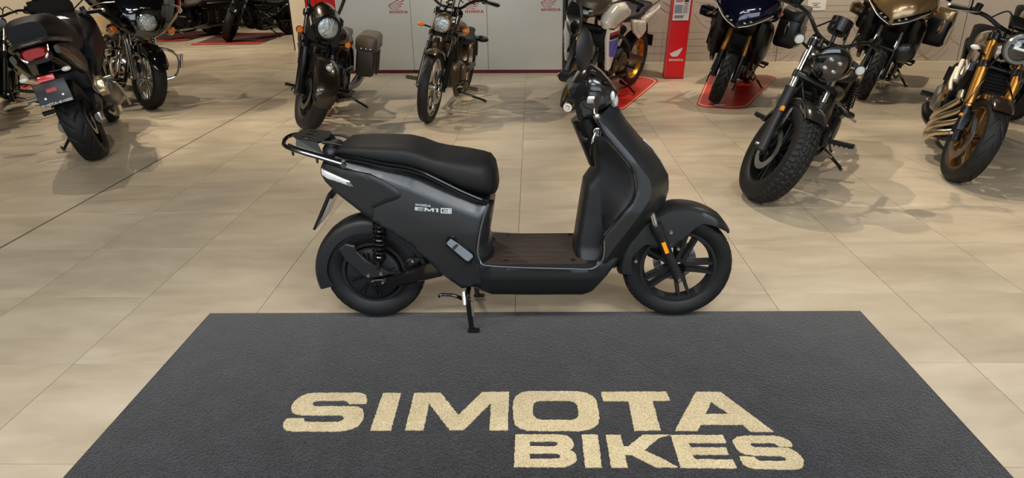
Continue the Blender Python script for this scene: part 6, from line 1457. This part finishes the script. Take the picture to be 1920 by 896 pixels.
for sd in (-1, 1): b.p(b.mb().ell((1.635, sd*.055, .995), (.015, .042, .024)), 'led_projector', m_headlens, h)
R = []
for x, z, w_ in ((1.54, 1.16, .13), (1.44, 1.30, .16), (1.36, 1.44, .14)): R.append([V((x-.08*c*c, w_*c, z)) for c in np.linspace(-1, 1, 9)]+[V((x-.006-.08*c*c, w_*c, z)) for c in np.linspace(1, -1, 9)])
b.p(b.mb().rings(R), 'windscreen', mat('smoked_screen', C(60, 62, 66)))
blue = mat('violet_blue_stripe', C(104, 104, 196), .25, 0, .6)
for sd in (-1, 1):
    sh_ = b.p(b.mb().inflate([(1.47, .91), (1.42, 1.0), (1.28, 1.07), (1.05, 1.08), (.88, 1.0), (.92, .92), (1.12, .87), (1.30, .82), (1.42, .84)], lambda P, d: .012+.058*rnd(d, .09), .02, True, sd*.195), 'tank_shroud', wht)
    b.p(b.mb().inflate([(1.43, .85), (1.27, .82), (1.15, .86), (1.16, .70), (1.20, .52), (1.245, .40), (1.30, .42), (1.36, .58), (1.42, .72)], lambda P, d: .010+.022*rnd(d, .04), .02, True, sd*.235), 'side_panel', wht)
    for nm, lp, mm_ in (('blue_stripe', [(1.405, .73), (1.18, .74), (1.175, .66), (1.205, .55), (1.34, .57)], blue), ('red_stripe', [(1.41, .81), (1.20, .82), (1.195, .795), (1.41, .785)], m_redink), ('black_stripe', [(1.41, .782), (1.195, .792), (1.19, .75), (1.40, .742)], m_satin)):
        b.p(b.mb().slab([lp], lambda u, v, h_: (u, sd*h_, v), .262, .269), nm, mm_)
    mb = b.mb(); wing(mb, lambda u, v, h_: V((u, sd*.2675, v)), 1.22, .90, .00011*-sd, 0); b.p(mb, 'logo', m_redink, sh_)
    b.p(b.mb().inflate([(.62, .86), (.42, .84), (.22, .82), (.16, .70), (.30, .62), (.48, .70)], lambda P, d: .01+.03*rnd(d, .05), .02, True, sd*.15), 'side_cover', wht)
    b.p(b.mb().inflate([(.30, .84), (.05, .90), (-.2, .97), (-.22, .93), (0, .82), (.2, .76)], lambda P, d: .01+.025*rnd(d, .04), .02, True, sd*.13), 'tail_panel', wht)
    b.p(b.mb().box((1.34, sd*.125, .66), (.05, .13, .34), rotm('Y', 10), .012), 'radiator', m_mesh); b.p(b.mb().box((1.30, sd*.22, .70), (.12, .03, .36), rotm('Y', 8), .01), 'radiator_frame', m_satin)
    for k in range(9): b.p(b.mb().box((1.372+.012*(k-4)/4*-1, sd*.125, .54+.03*k), (.005, .12, .006), rotm('Y', 10)), 'radiator_fin', m_satin)
    b.p(b.mb(True).hull([(1.16, 1.13, .012, .03, .03), (1.22, 1.14, .02, .05, .05), (1.20, 1.15, .012, .03, .03)], 12, Matrix.Translation((0, sd*.36, 0))), 'hand_guard', m_satin)
b.p(b.mb().box((1.40, 0, .82), (.05, .34, .08), rotm('Y', 20), .02), 'inner_cowl', m_satin)
navy = mat('navy_vinyl', C(34, 36, 46), .5, bump=(500, .2, .0008))
b.p(b.mb().hull([(1.16, .98, .10, .09, .08), (1.02, 1.0, .15, .10, .10, 2.5), (.86, .96, .14, .09, .09, 2.5), (.74, .91, .10, .05, .05)], 26), 'fuel_tank', wht)
b.p(b.mb().hull([(.80, .89, .09, .04, .05, 3), (.62, .87, .14, .04, .06, 3), (.40, .88, .16, .05, .07, 3), (.2, .93, .14, .05, .07, 3), (-.08, .96, .10, .03, .05, 3)], 24), 'seat', navy)
rc = b.p(b.mb().tube([(.10, .16, .98), (-.10, .17, 1.03), (-.28, .12, 1.04), (-.30, 0, 1.04), (-.28, -.12, 1.04), (-.10, -.17, 1.03), (.10, -.16, .98)], .014, 10, 4), 'rear_rack', m_alu)
b.p(b.mb().slab([[(-.05, -.12), (-.05, .12), (-.27, .10), (-.27, -.10)]], lambda u, v, h: (u, v, 1.035+h), 0, .012), 'rack_plate', m_satin, rc)
b.lamp(V((-.24, 0, .93)), (-1, 0, 0), .035, .02, m_satin, m_redlens, False, None, 'tail_light')
b.p(b.mb().tube([(-.1, 0, .86), (-.30, 0, .68), (-.34, 0, .56)], .016, 8, 3), 'plate_carrier', m_satin); b.p(b.mb().box((-.35, 0, .52), (.008, .19, .14), rotm('Y', 12), .002), 'number_plate', m_blk)
top = F(.80, -.03); b.bars([(top.x, 0, top.z), (top.x-.01, .10, top.z+.03), (top.x-.03, .20, top.z+.10), (top.x-.11, .32, top.z+.11), (top.x-.17, .43, top.z+.10)], .014, m_satin, .13)
b.frame(m_satin, [[(1.22, 0, .92), (1.0, .08, .78), (.6, .13, .62), (.42, .13, .42)], [(1.14, .04, .76), (1.14, .12, .5), (1.02, .14, .26), (.5, .14, .24)], [(.5, .12, .70), (.0, .12, .88)]], .019)
b.engine4(.86, .42, m_eng, mat('bronze_case', C(88, 76, 60)), .17)
b.p(b.mb().slab([[(1.14, .26), (1.10, .18), (.62, .16), (.60, .22)]], lambda u, v, h: (u, h, v), -.14, .14), 'skid_plate', m_alu)
for y in (-.05, .05): b.pipe([(1.04, y, .58), (1.15, y, .46), (1.08, y, .25), (.9, -.08, .2), (.62, -.13, .22)], .02, m_steel)
b.pipe([(.6, -.14, .24), (.35, -.19, .42), (-.1, -.22, .62)], [.035, .055, .055], m_satin, 'muffler')
for sd in (-1, 1): b.peg(.60, .36, sd, .16, .29)
b.swingarm(.45, .42, .12, m_satin, .026); b.stand((.66, .16, .24), .50, .30)

# ------------------------------------------------------------------ sporty machines seen from behind on the left
def sporty(label, pos, head, lean, steer, group):
    b = Bike('sport_motorcycle', label, 1.56, .305, .32, 27, .10, pos, head, lean, steer, group); F = b.F
    pan = mat('dark_grey_panel', C(64, 60, 54), .35, .4, .3); gk = m_satin
    b.wheel(True, .12, .225, 'twin', 5, m_satin, 'road', (-1, 1), .155, 100, None, .015, .005, .05)
    b.wheel(False, .18, .222, 'twin', 5, m_satin, 'road', (-1,), .125, 200, None, .016, .007, .05, 24)
    b.fork(.70, .24, .108, .03, .026, m_blk, m_blk, clamp=(.5, .68), t0=-.04)
    b.fender(True, 50, 150, .325, .068, .05, gk)
    b.p(b.mb().hull([(1.60, .88, .06, .06, .07), (1.52, .92, .20, .14, .14, 2.3), (1.38, .94, .29, .18, .24, 2.5), (1.20, .90, .31, .20, .32, 2.6), (1.02, .84, .28, .18, .32, 2.6), (.86, .78, .22, .14, .26, 2.6)], 30), 'fairing', gk)
    b.lamp(V((1.58, .0, .90)), (1, 0, 0), .06, .04, gk, m_headlens, False)
    R = []
    for x, z, w_ in ((1.50, 1.06, .16), (1.42, 1.16, .18), (1.34, 1.26, .16)): R.append([V((x-.08*c*c, w_*c, z)) for c in np.linspace(-1, 1, 9)]+[V((x-.006-.08*c*c, w_*c, z)) for c in np.linspace(1, -1, 9)])
    b.p(b.mb().rings(R), 'windscreen', mat('smoked_screen', C(60, 62, 66)))
    b.p(b.mb().hull([(1.12, .92, .16, .10, .12, 2.6), (.98, .95, .20, .12, .14, 2.8), (.80, .92, .20, .11, .14, 2.8), (.66, .86, .17, .08, .12, 2.8)], 26), 'fuel_tank', gk)
    b.p(b.mb().hull([(.80, .90, .18, .14, .10, 3), (.56, .92, .20, .15, .14, 3), (.34, .97, .20, .15, .16, 3), (.14, 1.03, .19, .14, .16, 3), (-.10, 1.06, .165, .12, .12, 3), (-.24, 1.06, .12, .08, .08, 3)], 28), 'seat', m_vinyl)
    b.p(b.mb().tube([(.16, .18, .93), (-.14, .17, .97), (-.32, .11, 1.0), (-.36, 0, 1.0), (-.32, -.11, 1.0), (-.14, -.17, .97), (.16, -.18, .93)], [.022, .022, .018, .018, .022, .022], 10, 4), 'grab_rail', pan)
    for sd in (-1, 1):
        b.p(b.mb().hull([(.55, .74, .02, .07, .08, 2.3), (.30, .76, .05, .10, .12, 2.5), (.02, .83, .055, .09, .11, 2.5), (-.22, .89, .04, .06, .07, 2.5), (-.36, .92, .02, .03, .03)], 22, Matrix.Translation((0, sd*.15, 0))), 'tail_panel', pan)
    b.p(b.mb().hull([(.3, .78, .16, .08, .10, 3), (-.1, .84, .15, .08, .10, 3), (-.32, .90, .10, .04, .05, 3)], 22), 'tail_core', gk)
    tl_ = b.p(b.mb().hull([(-.30, .915, .095, .045, .04, 3.2), (-.37, .925, .09, .045, .038, 3.2), (-.395, .93, .07, .034, .030, 3.2)], 24), 'tail_light', m_redlens)
    for sd in (-1, 1): b.p(b.mb().tube([(-.36, sd*.10, .965), (-.40, sd*.085, .91), (-.40, sd*.06, .885)], .010, 8, 3), 'light_bezel', m_chrome, tl_)
    # tail tidy, reflector, plate with the dealer strip
    b.p(b.mb().tube([(-.20, 0, .82), (-.36, 0, .76), (-.42, 0, .68)], [.06, .045, .05], 10, 3, flat=.5), 'plate_arm', gk)
    for sd in (-1, 1): b.signal(V((-.38, sd*.145, .775)), V((-.36, sd*.03, .78)), .024, m_ledw, False, 'oval', (-1, 0, 0))
    Rp = rotm('Y', 16); pc = V((-.45, 0, .645)); nb = V((-1, 0, 0)); nb.rotate(Rp)
    pl = b.p(b.mb().box(pc, (.012, .225, .175), Rp, .006), 'plate_holder', gk)
    up = V((0, 0, 1)); up.rotate(Rp)
    b.p(b.mb().box(pc+up*.108+nb*.012, (.012, .115, .045), Rp, .006), 'rear_reflector', m_redlens if False else mat('bright_red_reflector', C(222, 24, 28), .25, 0, .4), pl)
    b.p(b.mb().box(pc+nb*.009+up*.02, (.006, .07, .03), Rp, .003), 'tag_window', mat('red_tag', C(190, 70, 66), .5), pl)
    b.p(b.mb().box(pc-up*.078+nb*.008, (.006, .22, .022), Rp, .001), 'dealer_strip', m_blk, pl)
    mb = b.mb(); word = 'SIMOTA-BIKES'
    segs = {'S': [(1, 1, 0, 1), (0, 1, 0, .5), (0, .5, 1, .5), (1, .5, 1, 0), (1, 0, 0, 0)], 'I': [(.5, 0, .5, 1)], 'M': [(0, 0, 0, 1), (0, 1, .5, .4), (.5, .4, 1, 1), (1, 1, 1, 0)], 'O': [(0, 0, 1, 0), (1, 0, 1, 1), (1, 1, 0, 1), (0, 1, 0, 0)], 'T': [(0, 1, 1, 1), (.5, 1, .5, 0)],
            'A': [(0, 0, .5, 1), (.5, 1, 1, 0), (.2, .35, .8, .35)], '-': [(.1, .5, .9, .5)], 'B': [(0, 0, 0, 1), (0, 1, .9, .9), (.9, .9, 0, .5), (0, .5, 1, .2), (1, .2, 0, 0)], 'K': [(0, 0, 0, 1), (0, .5, 1, 1), (0, .5, 1, 0)], 'E': [(0, 0, 0, 1), (0, 1, 1, 1), (0, .5, .8, .5), (0, 0, 1, 0)]}
    for i, ch in enumerate(word):
        for x0, y0, x1, y1 in segs[ch]:
            ribbon(mb, [(.104-.0175*(i+.82*x0), -.085+.0145*y0), (.104-.0175*(i+.82*x1), -.085+.0145*y1)], .0034, lambda u, v, h: pc+nb*.0125+V((0, u, 0))+up*v)
    lt = b.p(mb, 'lettering', m_white, pl, label='white SIMOTA-BIKES lettering'); lt['kind'] = 'stuff'
    for k in (-1, 1): b.p(b.mb().cyl(pc+V((0, k*.06, 0))-up*.03+nb*.004, pc+V((0, k*.06, 0))-up*.03+nb*.011, .008, .008, 10), 'screw', m_steel, pl)
    b.fender(False, 92, 142, .345, .095, .04, gk, 16, 'rear_hugger')
    # exhaust on the right with a champagne tip
    b.pipe([(.95, -.12, .2), (.7, -.18, .2), (.45, -.24, .26), (.30, -.27, .36)], .028, m_steel)
    b.pipe([(.34, -.275, .36), (.22, -.285, .42), (-.05, -.29, .51), (-.19, -.29, .565)], [.05, .075, .080, .068], gk, 'muffler', 5, None, 18)
    tip = mat('champagne_metal', C(216, 200, 168), .25, .9); d = V((-.15, 0, .06)).normalized(); c = V((-.19, -.29, .565))
    b.p(b.mb().lathe([(.066, -.02), (.070, .02), (.058, .085), (.044, .092), (.036, .03), (.0, .02)], axis_m(c, d) @ Matrix.Diagonal((.78, 1, 1.25, 1)), 6), 'exhaust_tip', tip)
    b.p(b.mb().tube([(.30, -.36, .30), (.10, -.375, .46), (-.12, -.375, .56)], .012, 8, 4, flat=.5), 'heat_shield', m_alu)
    b.swingarm(.48, .40, .14, m_alu, .028); b.p(b.mb().box((.02, -.15, .33), (.14, .03, .07), None, .01), 'axle_adjuster', m_steel)
    b.engine4(.86, .40, m_eng, m_eng, .2); b.p(b.mb().box((.72, 0, .62), (.6, .30, .26), None, .04), 'mid_cover', gk)
    b.frame(gk, [[(1.18, 0, .92), (.95, .14, .72), (.6, .15, .58), (.44, .14, .40)]], .024)
    for sd in (-1, 1): b.peg(.48, .40, sd, .18, .32); b.peg(.24, .56, sd, .20, .33, m_alu, m_alu)
    b.stand((.60, .15, .22), .46, .30)
    top = F(.74, -.04)
    b.bars([(top.x, 0, top.z+.06), (top.x-.02, .12, top.z+.07), (top.x-.08, .26, top.z+.09), (top.x-.18, .40, top.z+.06)], .0135, m_satin, .14, m_lever=m_alu)
    for sd in (-1, 1): b.mirror((1.42, sd*.2, 1.08), (1.36, sd*.43, 1.18), (-1, 0, .1), m_satin, .09, .05)
    return b
sporty('black sport motorcycle seen from behind, red tail light, number-plate holder over the rear tyre', (-4.32, 6.93), 116.2, 12.5, 12, None)
muscle('black cruiser cut by the left picture edge, only its front wheel and handlebar showing', (-5.50, 6.78), -60, 10, 10, MATS['deep_black_paint'], m_blk, m_blk, None, 'cruiser_motorcycle', m_rim=m_satin)
